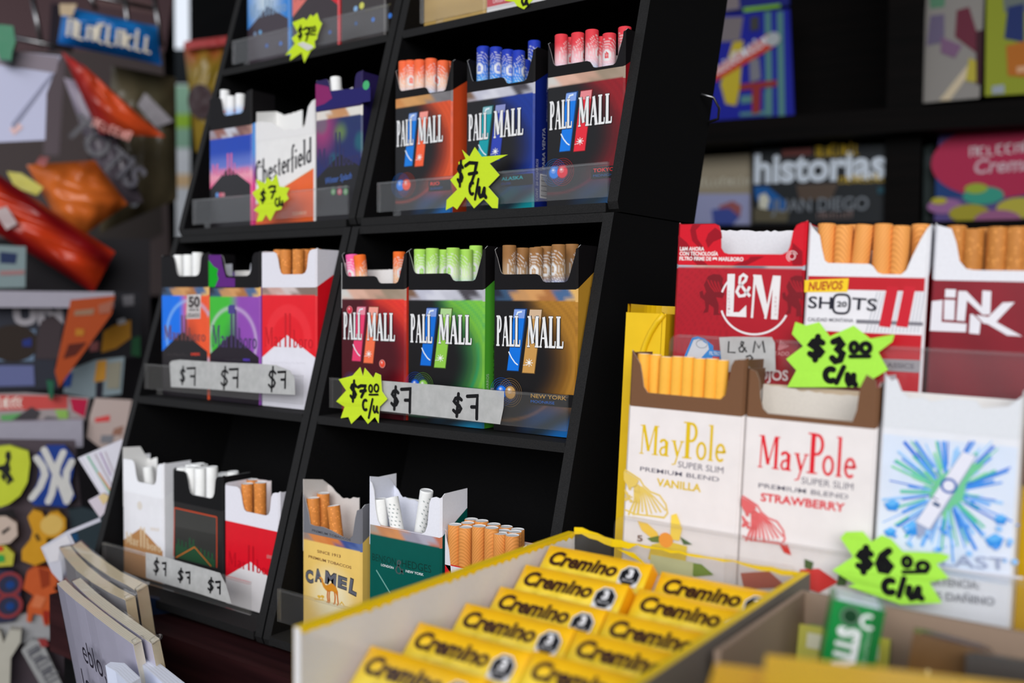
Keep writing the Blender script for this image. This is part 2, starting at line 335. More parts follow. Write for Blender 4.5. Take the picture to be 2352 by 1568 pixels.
# ------------------------------------------------------------------ the shop around
BK = 0.30
def yf(z): return BK * (z - 0.45)                       # the racks' sloping front
CZ = 0.196                                              # counter top
mb = MB('maroon'); mb.box(-.195, .165, -0.0925, 0.62, CZ - 0.04, CZ); mb.box(.165, 1.3, -0.75, 0.62, CZ - 0.04, CZ); struct(mb.build('counter_top'))
mb = MB('dark_wood'); mb.box(-.19, .19, -0.085, 0.58, -0.75, CZ - 0.04); mb.box(.19, 1.25, -0.70, 0.58, -0.75, CZ - 0.04); struct(mb.build('counter_front'))
mb = MB('dark_wood'); mb.box(-3, 3, -3.5, 4, -0.8, -0.75); struct(mb.build('floor'))
mb = MB('dark_wood'); mb.box(-1.25, 1.5, -0.55, 2.0, 1.30, 1.34); struct(mb.build('ceiling'))
BS = Frame(CAM, (math.cos(math.radians(12)), math.sin(math.radians(12)), 0))     # the book shelves on the back wall
LF = Frame(CAM, (.53, .85, 0))                                                   # the hanging goods on the left, facing the customer
def upright(fr, px0, px1, y, z0, z1, th, m='dark_wood'):
    a = fr.hit(px0, 700, y)[0]; b = fr.hit(px1, 700, y)[0]; mb = MB(m); mb.box(a, b, y, y + th, z0, z1); return mb
struct(upright(BS, 438, 3400, 1.62, -1.2, 0.95, .03).build('wall_back', None, BS.mat()))
struct(upright(LF, -1100, 405, 1.75, -1.2, 0.95, .03).build('wall_left', None, LF.mat()))
mb = MB('dark_wood'); mb.box(1.32, 1.36, -0.55, 1.7, -0.75, 1.3); struct(mb.build('wall_right'))

# ------------------------------------------------------------------ display racks
def lens(z0, z1): return [z0, z1]
def rack(label, x0, x1, zb, zt, shelves, lips, top):
    """black foam-board rack with a sloping front; everything in metres"""
    t = .0062; root = thing('display_rack', label, 'display rack', Matrix.Translation((x0, yf(zb), zb)), 'black foam board racks')
    inv = root.matrix_world.inverted()
    def put(mb, n): o = mb.build(n, root); o.matrix_local = inv.copy(); return o
    dp = .096
    for xa in (x0, x1 - t):
        mb = MB('board', 'board_lit'); r = .006
        prof = [(yf(zb) + r*.2 + r, zb), (yf(zb) + dp, zb), (yf(zt) + dp, zt), (yf(zt), zt), (yf(zb) + r*.9, zb + r*2.2), (yf(zb) + r*.55, zb + r*.9), (yf(zb)+r*.8, zb + r*.25)]
        L_ = [(xa, y, z) for y, z in prof]; R_ = [(xa + t, y, z) for y, z in prof]; k = len(prof)
        mb.face(L_[::-1], m='board'); mb.face(R_, m='board')
        for i in range(k):
            j = (i+1) % k; mb.face([L_[i], L_[j], R_[j], R_[i]], m='board_lit' if i in (3, 4, 5, 6, 2) else 'board')
        put(mb, 'side_panel')
    mb = MB('board'); a, b = x0 + t, x1 - t
    mb.mesh([(a, yf(zb)+dp-.005, zb), (b, yf(zb)+dp-.005, zb), (b, yf(zt)+dp-.005, zt), (a, yf(zt)+dp-.005, zt), (a, yf(zb)+dp, zb), (b, yf(zb)+dp, zb), (b, yf(zt)+dp, zt), (a, yf(zt)+dp, zt)],
            [(0, 1, 2, 3), (7, 6, 5, 4), (0, 4, 5, 1), (3, 2, 6, 7)], (0,)*3); put(mb, 'back_panel')
    for i, z in enumerate(shelves):
        mb = MB('board', 'board_lit'); y0 = yf(z); y1 = yf(z) + dp - .006; th = .0048
        mb.box(a, b, y0 + .0008, y1, z - th, z, m='board'); mb.box(a, b, y0, y0 + .0008, z - th, z - .0001, m='board_lit'); mb.box(a, b, y0, y0 + .03, z - .0001, z + .0001, m='board_lit')  # last box: thin lighter sheet on the shelf top, light painted as colour
        put(mb, 'top_panel' if top and i == len(shelves) - 1 else 'shelf')
    for (xa, xb, za, zb_, yy) in lips:
        mb = MB('acrylic'); mb.box(xa, xb, yy - .0016, yy, za, zb_); o = put(mb, 'shelf_lip')
        mb = MB('acrylic'); mb.box(xa, xb, yy - .0019, yy + .0003, zb_ - .0012, zb_ + .0002, m='acrylic'); mb.box(xa, xa + .0012, yy - .0019, yy + .0003, za, zb_, m='acrylic')
        mb.box(xa + .012, xa + .018, yy, yy + .0012, za - .0035, za + .0008)
        e = mb.build('lip_edge', o); o['label'] = 'clear acrylic retaining strip'
    return root
XR0, XR1, XL0, XL1 = .0078, .2000, -.1815, .0064
Y3, Y2, Y1, Y0 = -.0500, -.0220, .0200, .0600            # where the packs' fronts stand on each row
rack('lower right black display rack holding five bright packs above a half empty bottom tray', XR0, XR1, .1975, .4493, [.2055, .3315, .4493],
     [(.0225, .1932, .2165, .2355, -.0725), (.0225, .1934, .3372, .3553, -.0320)], True)
rack('lower left black display rack behind the shrink-wrapped pads', XL0, XL1, .1975, .4493, [.2055, .3315, .4493],
     [(-.1590, -.0025, .2150, .2345, -.0725), (-.1700, -.0025, .3372, .3553, -.0320)], True)
rack('upper right black display rack stacked over the green and gold packs', XR0, XR1, .4500, .7100, [.4546, .5812, .7100],
     [(.0255, .1934, .4580, .4765, .0055), (.0285, .1934, .5840, .6010, .0420)], True)
rack('upper left black display rack stacked at the dim far end', XL0, XL1, .4500, .7100, [.4546, .5812, .7100],
     [(-.1650, -.0010, .4580, .4765, .0055), (-.1650, -.0010, .5840, .6020, .0420)], True)
mb = MB('metal'); mb.tube([(.2012, .100, .528), (.2075, .104, .526), (.2095, .108, .520), (.2075, .111, .5145), (.2015, .110, .513)], .0008, (.5,)*3)
tag(mb.build('wire_hook'), 'small bent wire hook on the right side of the black rack', 'hook')

# ------------------------------------------------------------------ cigarette packs
CUT_PM = [(0, 2), (.05, 6), (.09, 13), (.11, 14.4), (.14, 14.8), (.53, 14.8), (.57, 15.6), (.61, 18.6), (.64, 19.2), (.86, 19.2), (.89, 18.3), (.91, 16), (.975, 5), (1, 2.2)]
CUT_U = [(0, 1.2), (.24, .9), (.29, 2), (.32, 6), (.345, 11.5), (.37, 14.5), (.41, 15.6), (.76, 15.6), (.81, 14.6), (.84, 12), (.865, 3.2), (.89, 1), (.93, .2), (1, 0)]
class Pack: pass
def pack(label, fr, y, zs, xl, xr, zt, zc, front, side, collar, cut=CUT_U, t=22.0, hs=12.0, art=None, side_art=None, liner=None, lcol=None, yaw=0.0, band=None,
         nx=44, ny=66, group=None, inner=None, mat='gloss', sidefn=None, cart=None, pitch=0.0, wmin=None):
    """xl, xr, zt, zc: pixels on the front's left edge, right edge, top and collar line; y, zs: where it stands"""
    p = Pack(); x0 = fr.hit(*xl, y)[0]; x1 = fr.hit(*xr, y)[0]
    if wmin: x1 = x0 + wmin
    h = (fr.hit(*zt, y)[2] - zs) * 1000; hb = (fr.hit(*zc, y)[2] - zs) * 1000
    wd = (x1 - x0) * 1000
    p.fr = fr.sub((x0, y, zs + .0004), yaw, pitch); p.w, p.h, p.hb, p.t = wd, h, hb, t
    def q(px, py): v = p.fr.hit(px, py, 0.0); return (v[0]*1000, v[2]*1000)
    p.q = q; p.label = label
    p.root = thing('cigarette_pack', label, 'cigarette pack', p.fr.mat(), group)
    c = 1.0; mb = MB(mat)
    pl = Pl(mb, (0, 0, 0), m=mat); pl.k = 0; pl.eps = 0.0
    if band:                                            # the printed warning strip under the lid
        f0 = front; bh = band[0]; vb = 1 - bh / hb
        front = lambda u, v: band[1](u, (v - vb) / (1 - vb)) if v > vb else f0(u, v / vb)
    g0 = lambda u, v: front(c/wd + u*(1 - 2*c/wd), v)
    pl.grid(c, 0, wd - c, hb, nx, ny, g0)
    for xa, xb, ya, yb, u in ((wd - c, wd, 0, c, 1.0), (0, c, c, 0, 0.0)):     # bevelled upright edges
        for j in range(ny): mb.face([(xa, ya, hb*j/ny), (xb, yb, hb*j/ny), (xb, yb, hb*(j+1)/ny), (xa, ya, hb*(j+1)/ny)], front(u, (j+.5)/ny))
    n2 = 10; sf_ = sidefn or (lambda u, v: side)
    for xs, sg in ((wd, 1), (0, -1)):
        V = []; Cc = []
        for j in range(ny//2 + 1):
            for i in range(n2 + 1):
                u = i / n2; v = j / (ny//2); V.append((xs, c + (t - c)*u, v*(hb + hs*u))); Cc.append(sf_(u, v))
        Fs = [(j*(n2+1)+i, j*(n2+1)+i+1, (j+1)*(n2+1)+i+1, (j+1)*(n2+1)+i) for j in range(ny//2) for i in range(n2)]
        mb.mesh(V, Fs if sg > 0 else [f[::-1] for f in Fs], Cc)
    mb.face([(wd, t, 0), (0, t, 0), (0, t, hb + hs), (wd, t, hb + hs)], side); mb.face([(0, c, 0), (c, 0, 0), (wd - c, 0, 0), (wd, c, 0), (wd, t, 0), (0, t, 0)][::-1], side)
    ic = inner or S(225, 222, 218)                      # inside of the carton
    mb.face([(.4, t - .4, .3), (wd - .4, t - .4, .3), (wd - .4, t - .4, hb + hs), (.4, t - .4, hb + hs)], ic); mb.face([(.4, .4, .3), (wd - .4, .4, .3), (wd - .4, t - .4, .3), (.4, t - .4, .3)], ic)
    pl = Pl(mb, (0, 0, 0), m=mat, eps=.012)
    if art: art(pl, q, p)
    if side_art: side_art(Pl(mb, (wd, 0, 0), (0, 1, 0), (0, 0, 1), (1, 0, 0), m=mat, eps=.012), p)
    o = mb.build('body', p.root, scale=.001)
    if collar is not None:
        mb = MB('card'); th = .45; y_ = -.12
        poly = [(c, hb - .6), (wd - c, hb - .6)] + [(min(max(u*wd, c), wd - c), h - d) for u, d in cut[::-1]]
        edge = mix(collar, (.75,)*3, .6)
        mb.sheet(poly, (Vector((0, y_, 0)), Vector((1, 0, 0)), Vector((0, 0, 1)), Vector((0, -1, 0))), th, collar, back=ic if inner else collar, rim=edge)
        tl, tr_ = h - cut[0][1], h - cut[-1][1]
        for xs, sg, tp in ((wd, 1, tr_), (0, -1, tl)):
            hi = min(h, tp + 2.2)
            mb.face([(xs - sg*c, y_, hb - .6), (xs, c, hb), (xs, c, tp + .8), (xs - sg*c, y_, tp)], collar)
            mb.sheet([(c, hb), (t, hb + hs), (t, hi), (c + 2, hi), (c, tp + .8)] if hi > hb + hs else [(c, hb), (t, hb + hs), (t, hb + hs + .5), (c, tp + .8)],
                     (Vector((xs, 0, 0)), Vector((0, 1, 0)), Vector((0, 0, 1)), Vector((sg, 0, 0))), th, collar, rim=edge)
        if cart: cart(Pl(mb, (0, y_, 0), m='card', eps=.012), q, p)
        mb.build('inner_collar', p.root, scale=.001)
    if liner:                                           # torn foil or card left standing at the back
        # given as it shows over the front; the part short of the back's left corner lies on the left inner wall
        dp = t - 2.2; d = ray(*zt); dl = Vector((d.dot(p.fr.ex), d.dot(p.fr.ey), d.dot(p.fr.ez))); kx, kz = dl[0]/dl[1], dl[2]/dl[1]; sx = max(0.1, -kx*dp)
        app = [(u*wd, v) for u, v in liner]; cut_ = []
        for (a, b), (a2, b2) in zip(app, app[1:]):
            cut_.append((a, b))
            if a < sx < a2: cut_.append((sx, b + (b2-b)*(sx-a)/(a2-a)))
        cut_.append(app[-1])
        left = [(a/sx*dp, b + kz*dp*a/sx) for a, b in cut_ if a <= sx + 1e-6]; top = [(min(a - sx, wd - .6), b + kz*dp) for a, b in cut_ if a >= sx - 1e-6]
        mb = MB('card')
        if len(left) > 1 and left[-1][0] - left[0][0] > 1: mb.sheet([(left[0][0], hb - 12), (left[-1][0], hb - 12)] + left[::-1], (Vector((.9, 0, 0)), Vector((0, 1, 0)), Vector((0, 0, 1)), Vector((1, 0, 0))), .3, lcol or S(232, 231, 229))
        if len(top) < 2: top = [(1, hb - 11), (2, hb - 11)]
        rg = random.Random(len(label)); tp = []
        for i in range(len(top) - 1):
            (a, b), (a2, b2) = top[i], top[i+1]; n = max(1, int(abs(a2 - a) / 1.6))
            for k in range(n): tp.append((a + (a2-a)*k/n, b + (b2-b)*k/n + (rg.uniform(-.45, .45) if n > 1 else 0)))
        tp.append(top[-1])
        mb.sheet([(top[0][0], hb - 12), (top[-1][0], hb - 12)] + tp[::-1], (Vector((0, t - 2.2, 0)), Vector((1, 0, 0)), Vector((0, 0, 1)), Vector((0, -1, 0))), .3, lcol or S(232, 231, 229))
        mb.build('torn_liner', p.root, scale=.001)['label'] = 'ragged torn inner paper'
    return p

# ------------------------------------------------------------------ cigarettes
CIG = {}
def capsule(A, mid, B, spot, wh=(.80,)*3):
    def fn(th, d):
        col = mix(A, mid, sst(4, 13, d)); col = mix(col, B, sst(12, 20, d)*.9)
        rr = math.hypot(th*3.7, d - 10.5); r2 = math.hypot(th*3.7, d - 22.5)
        if rr < 1.5: col = mix(spot, wh, .45*sst(1.2, .2, rr))
        elif rr < 2.5: col = wh
        elif r2 < 1.5: col = B
        elif r2 < 5 and r2 % 1.3 < .45: col = mix(col, wh, .8)
        elif rr < 8.6 and (rr - 2.5) % 1.3 < .36: col = mix(col, wh, .6)
        return col
    return fn
WHT = S(236, 236, 234)
STY = {  # radius, material, colour of the paper by angle and distance from the tip
 'orange': (3.75, 'card', capsule(S(240, 105, 62), S(244, 196, 170), S(140, 190, 235), S(236, 92, 60)), 'orange fading to white and pale blue'),
 'blue': (3.75, 'card', capsule(S(34, 58, 176), S(70, 130, 220), S(80, 190, 235), S(70, 110, 210)), 'blue'),
 'red': (3.75, 'card', capsule(S(222, 62, 72), S(236, 190, 196), S(150, 205, 240), S(214, 40, 52)), 'red'),
 'green': (3.75, 'card', capsule(S(166, 214, 92), S(216, 234, 186), S(95, 180, 238), S(160, 216, 90)), 'green'),
 'gold': (3.75, 'card', capsule(S(150, 106, 62), S(176, 146, 112), S(60, 150, 235), S(176, 138, 92)), 'brown'),
 'pink': (3.75, 'card', capsule(S(240, 95, 160), S(245, 190, 210), S(246, 150, 180), S(232, 60, 120)), 'pink'),
 'tangerine': (3.75, 'card', capsule(S(244, 110, 40), S(246, 190, 150), S(244, 170, 120), S(236, 80, 30)), 'orange'),
 'ice': (3.6, 'card', lambda th, d: mix(S(240, 240, 240), S(120, 165, 225), sst(5, 14, d)) if not math.hypot(th*3.6, d - 9) < 1.0 else S(225, 90, 90), 'ice'),
 'white': (3.75, 'card', lambda th, d: WHT, 'white'),
 'striped': (3.75, 'card', lambda th, d: S(110, 124, 124) if (th*3.75 + d*.42) % 2.6 < .32 and d > 3 and .1 < th < 2.2 else WHT, 'striped'),
 'cork': (3.8, 'cork', lambda th, d: S(206, 128, 58) if d < 26 else WHT, 'cork'),
 'cork_line': (3.8, 'cork_striped', lambda th, d: S(214, 140, 70) if d < 27 else (S(190, 40, 40) if d < 28.5 else WHT), 'cork'),
 'tan_line': (3.7, 'cork_striped', lambda th, d: S(226, 152, 78) if d < 25 else S(206, 120, 60), 'tan'),
 'brown_cork': (3.8, 'cork', lambda th, d: S(188, 122, 56) if d < 26 else WHT, 'cork'),
 'slim': (2.75, 'card', lambda th, d: S(246, 176, 66) if d < 40 else WHT, 'slim'),
}
def cig_mesh(st):
    r, mat, fn, _ = STY[st]; L_ = 80.0; mb = MB(mat, 'card'); n = 30; ds = [0, .25] + [1.0 + .62*i for i in range(46)] + [40, 60, L_]
    fine = st not in ('white', 'cork', 'cork_line', 'tan_line', 'brown_cork', 'slim')
    if not fine: n = 18; ds = [0, .3, 8, 15, 24.9, 25.1, 26.9, 27.1, 28.6, 39, 40.1, L_]
    V = []; Cc = []
    for i, d in enumerate(ds):
        for k in range(n):
            a = 2*math.pi*k/n; rr = r - (.25 if i == 0 else 0); V.append((rr*math.sin(a), -rr*math.cos(a), -d)); th = (a + math.pi) % (2*math.pi) - math.pi; Cc.append(fn(th, d))
    mb.mesh(V, [(i*n+(k+1) % n, i*n+k, (i+1)*n+k, (i+1)*n+(k+1) % n)[::-1] for i in range(len(ds)-1) for k in range(n)], Cc, mat, True)
    e = [((r-.25)*math.sin(2*math.pi*k/n), -(r-.25)*math.cos(2*math.pi*k/n), 0) for k in range(n)]; e2 = [(x*.9, y*.9, -.35) for x, y, z in e]
    mb.mesh(e + e2, [(k, (k+1) % n, n+(k+1) % n, n+k) for k in range(n)] + [tuple(range(n, 2*n))], S(226, 226, 226), 'card')
    mb.face([(x, y, -L_) for x, y, z in e][::-1], WHT, 'card')
    return mb
def cigs(p, st, zf, spots, label, group, depth=4.6):
    """spots: (X, Y of the tip in the zoom zf, row behind the front, lean left-right in degrees)"""
    rg = random.Random(len(label) + len(spots))
    for s_ in spots:
        X, Y = s_[0], s_[1]; row = s_[2] if len(s_) > 2 else 0; lean = s_[3] if len(s_) > 3 else 0; sty = s_[4] if len(s_) > 4 else st
        dy = depth + 6.9*row + rg.uniform(-.3, .3)
        v = p.fr.hit(*zf(X, Y), dy/1000); a, b = v[0]*1000, v[2]*1000
        r = STY[sty][0]; a = max(r + .6, min(p.w - r - .6, a)); sh = max(.8, (b - 1.0)/80/math.cos(math.radians(lean)))
        if lean: 
            foot = a - math.tan(math.radians(lean))*(b - 1); ft = max(r + .6, min(p.w - r - .6, foot)); lean = math.degrees(math.atan2(a - ft, b - 1))
        m = p.fr.mat((a/1000, dy/1000, b/1000)) @ Matrix.Rotation(math.radians(lean), 4, 'Y') @ Matrix.Rotation(rg.choice((-.6, .2, .9, 1.9, 2.6)) + rg.uniform(-.2, .2), 4, 'Z') @ Matrix.Diagonal((1, 1, min(1.3, sh), 1))
        if sty in CIG: o = CIG[sty].copy(); COL.objects.link(o)
        else: o = CIG[sty] = cig_mesh(sty).build('cigarette', scale=.001)
        o.matrix_world = m; tag(o, label, 'cigarette', group)

# ------------------------------------------------------------------ printed fronts
BLK = S(17, 15, 17)
def pm_front(A, D, cx=.12, cy=.52, asp=1.62, low=None, base=BLK, k=1.0):
    """dark face with a bright swirl of fine rings growing to the right"""
    def fn(u, v):
        x, y = u, (v - cy)*asp; d = math.hypot(x - cx, y)
        t = sst(.46, .98, d)**1.5*sst(.3, .62, u)*sst(.10, .36, v)*k
        rip = .82 + .18*math.sin(d*95) + .14*math.sin(d*23 + 2*y)
        col = mix(base, mix(D, A, min(1, t*1.25)*rip), t)
        if abs(d - .80 - .06*y) < .035 and y < .25: col = mix(col, D, .65*sst(.035, .0, abs(d - .80 - .06*y)))
        if low:
            e = sst(.30, .0, v)*sst(.25, .9, u); col = mix(col, mix(low, (.02, .05, .08), .5 + .5*math.sin((v*7 - u*3)*3.1)), e*.85)
        g = math.hypot(u - .17, (v - .285)*asp)
        col = mix(col, mix(S(20, 110, 200), base, .25), .5*sst(.17, .02, g)*(.6 + .4*math.sin(g*150)))
        return col
    return fn
def photo_band(cols):
    def fn(u, v):
        i = u*(len(cols)-1); a = int(min(i, len(cols)-2)); f = i - a + .25*math.sin(v*5 + u*23)
        return mix(cols[a], cols[a+1], sst(.15, .85, f))
    return fn
def pm_art(barL, barR, orbL, orbR, name, ncol, sub, scol, orbs=True, tag_w=(.47, 1.0), mixp=False):
    """lettering and emblem, placed in fractions of the front width and body height"""
    SIL = S(226, 226, 226)
    def art(pl, q, p):
        w_, h_ = p.w, p.hb; f = lambda u, v: (u*w_, v*h_)
        def para(u0, u1, v0, v1, sh, col):
            n = 7
            for i in range(n):
                a, b = i/n, (i+1)/n; va, vb = v0+(v1-v0)*a, v0+(v1-v0)*b
                pl.poly([f(u0+sh*a, va), f(u1+sh*a, va), f(u1+sh*b, vb), f(u0+sh*b, vb)], mix(col, (.85, .88, .9), .55*max(0, (a-.72)/.28)))
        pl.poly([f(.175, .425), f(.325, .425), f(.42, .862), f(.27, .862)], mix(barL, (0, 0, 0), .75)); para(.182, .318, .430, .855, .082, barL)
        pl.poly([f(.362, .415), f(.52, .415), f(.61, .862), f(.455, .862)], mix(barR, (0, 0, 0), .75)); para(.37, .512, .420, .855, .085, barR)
        wv = lambda pts, c, k=.5: pl.stroke([f(*a) for a in pts], k, c)
        wv([(.20, .56), (.235, .52), (.28, .485), (.315, .47)], (.8, .88, .95), .7); wv([(.285, .80), (.31, .835), (.36, .84)], (.8, .88, .95), .9)
        for a in range(0, 360, 45): wv([(.452, .49), (.452 + .045*math.cos(math.radians(a)), .49 + .028*math.sin(math.radians(a)))], (.9, .9, .85), .35)
        wv([(.38, .47), (.42, .475), (.452, .49)], mix(barR, (.9,)*3, .6), .35); pl.disc(*f(.452, .49), .9, (.9, .9, .88))
        for col, e, kk in ((S(35, 30, 30), 1.18, 1.6), (SIL, 1.0, 1.0)):
            pl.up(); pl.roman('PALL', f(.045, .598), f(.345, .598), .212*h_, col, wt=kk*1.22); pl.roman('MALL', f(.425, .598), f(.855, .598), .212*h_, col, wt=kk*1.22)
        if mixp:
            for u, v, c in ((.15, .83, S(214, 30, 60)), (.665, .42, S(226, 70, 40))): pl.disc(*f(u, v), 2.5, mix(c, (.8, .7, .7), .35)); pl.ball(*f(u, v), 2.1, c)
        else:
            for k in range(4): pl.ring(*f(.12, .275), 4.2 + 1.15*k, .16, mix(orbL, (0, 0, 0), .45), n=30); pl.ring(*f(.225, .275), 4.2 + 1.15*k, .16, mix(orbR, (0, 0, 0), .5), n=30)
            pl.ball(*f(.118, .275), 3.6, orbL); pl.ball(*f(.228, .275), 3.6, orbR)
        pl.rect(*f(tag_w[0], .205), *f(tag_w[1], .29), S(14, 13, 15))
        wd = min(.075*len(name), .5)
        u0 = tag_w[0] + .03
        pl.text(name, f(u0, .252), f(u0 + min(.46, .052*len(name)), .252), .027*h_, ncol, .015); pl.text(sub, f(u0, .217), f(u0 + min(.4, .035*len(sub)), .217), .019*h_, scol)
    return art
def pm_side(col, word=True):
    def art(pl, p):
        K = S(12, 14, 12) if word else S(190, 200, 220)
        pl.rect(p.t*.30, 8, p.t*.98, 22, S(215, 215, 215))
        for i in range(13): pl.rect(p.t*.34 + 0*i, 9 + i*.95, p.t*.95, 9 + i*.95 + (.35 if i % 3 else .62), (.01,)*3)
        pl.text('PARA VENTA', (p.t*.52, 25), (p.t*.52, 49), 3.0, K, .01); pl.text('EXCLUSIVA', (p.t*.86, 25), (p.t*.86, 47), 2.6, K)
        pl.scrawl((p.t*.62, 53), (p.t*.62, 78), 1.2, K, 22); pl.text('CONT. 20 CIGARROS', (p.t*.2, 6), (p.t*.2, 30), 2.4, mix(col, (.85,)*3, .55))
    return art
SKIN = [S(200, 196, 190), S(214, 170, 150), S(190, 150, 130), S(150, 132, 112), S(160, 140, 122)]
GAUZE = [S(120, 90, 70), S(186, 186, 200), S(205, 205, 214), S(190, 190, 200), S(70, 66, 72), S(180, 180, 190)]
ARM = [S(30, 34, 52), S(52, 80, 110), S(190, 140, 90), S(206, 150, 92), S(170, 110, 60), S(70, 100, 140), S(222, 176, 100)]

G_UR, G_LR, G_UL, G_LL, G_BL, G_BR = ['cigarette packs on the %s' % x for x in ('upper right rack', 'middle row of the right rack', 'upper left rack', 'middle row of the left rack', 'bottom row of the left rack', 'bottom row of the right rack')]
# ---- middle row of the right rack
ZS2 = .3318
p = pack('red and orange capsule pack, half empty, beside the rack divider', W, Y2, ZS2, (783, 700), (931, 700), z4(300, 222), z4(300, 458), pm_front(S(232, 60, 40), S(196, 20, 40), .3, .5, 1.6, None, S(70, 8, 20), 1.0), S(226, 60, 44), BLK,
         CUT_PM, art=pm_art(S(226, 58, 104), S(242, 110, 70), 0, 0, 'MIX', S(200, 50, 40), 'PACK', S(170, 40, 40), mixp=True, tag_w=(.62, 1.0)), band=(6.5, photo_band(SKIN)), liner=[(0, 93), (.34, 93), (.36, 88), (.6, 87), (.84, 88)], group=G_LR)
cigs(p, 'pink', z4, [(236, 238, 0, -6)], 'pink-tipped cigarette left in the red and orange pack', G_LR + ', cigarettes'); cigs(p, 'tangerine', z4, [(296, 242, 0, -9), (552, 219, 2)], 'orange-tipped cigarette left in the red and orange pack', G_LR + ', cigarettes')
p = pack('black and green capsule pack in the middle of the row', W, Y2, ZS2, (936, 700), z4(1096, 700), z4(1000, 187), z4(800, 461), pm_front(S(120, 192, 60), S(24, 140, 90), .14, .52, 1.62, S(30, 150, 200)), S(78, 170, 52), BLK, CUT_PM,
         art=pm_art(S(0, 104, 206), S(140, 196, 70), S(10, 90, 200), S(130, 190, 70), 'MYKONOS', S(140, 196, 70), 'NIGHTFALL', S(20, 90, 170), tag_w=(.44, 1.0)), side_art=pm_side(S(78, 170, 52)), band=(6.5, photo_band(GAUZE)), group=G_LR)
cigs(p, 'green', z4, [(688, 203), (765, 197), (838, 206, 1), (898, 194), (952, 205, 1), (984, 204, 1), (1045, 180, 2)], 'green-tipped capsule cigarette in the black and green pack', 'green-tipped cigarettes')
p = pack('black and gold capsule pack at the right end of the row', W, Y2, ZS2, (1133, 700), z4(1694, 700), z4(1400, 186), z4(1400, 459), pm_front(S(178, 124, 40), S(120, 78, 20), .1, .55, 1.62, S(10, 110, 190)), S(196, 146, 50), BLK, CUT_PM,
         art=pm_art(S(0, 110, 214), S(196, 146, 76), S(14, 110, 220), S(190, 146, 84), 'NEW YORK', S(184, 140, 60), 'MOONRISE', S(20, 100, 190), tag_w=(.45, 1.0)), side_art=pm_side(S(196, 146, 50)), band=(6.5, photo_band(ARM)), group=G_LR)
cigs(p, 'gold', z4, [(1260, 177), (1345, 194, 1), (1432, 192), (1460, 188, 2), (1503, 184, 1), (1578, 172), (1662, 170, 2)], 'brown-tipped capsule cigarette in the black and gold pack', 'brown-tipped cigarettes')
# ---- upper right rack
ZS1 = .4546
p = pack('black and orange capsule pack at the left of the upper right rack', W, Y1, ZS1, z2(200, 900), z2(597, 900), z2(210, 480), z2(400, 655), pm_front(S(226, 84, 36), S(160, 50, 20), .12, .62, 1.6, S(10, 110, 190)), S(232, 84, 40), BLK, CUT_PM,
         art=pm_art(S(0, 118, 214), S(238, 92, 50), S(20, 120, 220), S(236, 80, 50), 'RIO', S(226, 60, 44), 'SUNSET', S(20, 80, 150), tag_w=(.62, 1.0)), band=(6.5, photo_band([S(196, 130, 70), S(206, 150, 90), S(190, 140, 84), S(120, 116, 118), S(110, 106, 108)])), group=G_UR)
cigs(p, 'orange', z2, [(250, 432), (312, 424), (375, 420), (453, 411), (537, 426), (560, 430, 1)], 'orange-tipped capsule cigarette in the black and orange pack', 'orange-tipped cigarettes')
p = pack('black and dark blue capsule pack, middle of the upper right rack', W, Y1, ZS1, z2(693, 900), z2(1165, 900), z2(715, 405), z2(960, 600), pm_front(S(14, 52, 150), S(8, 36, 110), .14, .56, 1.6, S(0, 150, 160)), S(20, 40, 130), BLK, CUT_PM,
         art=pm_art(S(0, 150, 160), S(40, 62, 170), S(10, 130, 160), S(30, 70, 190), 'ALASKA', S(20, 160, 170), 'DUSK', S(30, 60, 150), tag_w=(.52, 1.0)), side_art=pm_side(S(40, 80, 180), False), band=(6.5, photo_band(GAUZE)), group=G_UR)
cigs(p, 'blue', z2, [(745, 341, 1), (812, 333), (903, 332), (985, 350, 0), (1060, 356), (1100, 420, 1), (1168, 287, 2)], 'blue-tipped capsule cigarette in the dark blue pack', 'blue-tipped cigarettes')
p = pack('black and red capsule pack, right end of the upper right rack', W, Y1, ZS1, z2(1252, 800), z2(1790, 800), z2(1275, 288), z2(1500, 500), pm_front(S(150, 16, 28), S(100, 8, 20), .12, .6, 1.6, S(10, 90, 150)), S(150, 16, 28), BLK, CUT_PM,
         art=pm_art(S(0, 116, 220), S(222, 36, 52), S(10, 120, 220), S(222, 30, 50), 'TOKYO', S(210, 40, 40), 'MIDNIGHT', S(20, 80, 140), tag_w=(.60, 1.0)), band=(6.5, photo_band(SKIN)), group=G_UR)
cigs(p, 'red', z2, [(1355, 245), (1412, 268, 1), (1470, 233), (1568, 212), (1640, 262, 1), (1688, 237, 0), (1795, 192, 2)], 'red-tipped capsule cigarette in the black and red pack', 'red-tipped cigarettes')

# ---- roof-and-lettering fronts
def roof_art(tri_c, letter, apex, base_l, base_r, zf, mark=None, band_c=None, lh=.17, extra=None, word='Marlboro', v0=None):
    """a peaked roof shape across the face with tall condensed lettering above it; apex and bases are zoom pixels"""
    def art(pl, q, p):
        A = q(*zf(*apex)); Bl = q(*zf(*base_l)); Br = q(*zf(*base_r)); c = 1.0
        pl.poly([(c, 0), (p.w - c, 0), (p.w - c, Br[1]), A, (c, Bl[1])], tri_c)
        h = lh*p.hb; y = A[1] - h*.62 if v0 is None else v0*p.hb; w_ = p.w
        pl.up(); pl.roman('Mar', (w_*.06, y), (w_*.40, y), h, letter, fn=lambda a, b: (a, b if b < .9 else b)); pl.roman('boro', (w_*.585, y), (w_*.95, y), h*.9, letter)
        for u in (.455, .535): pl.stroke([(w_*u, y), (w_*u, y + h*1.75)], w_*.035, letter)
        if extra: extra(pl, lambda X, Y: q(*zf(X, Y)), p)
    return art
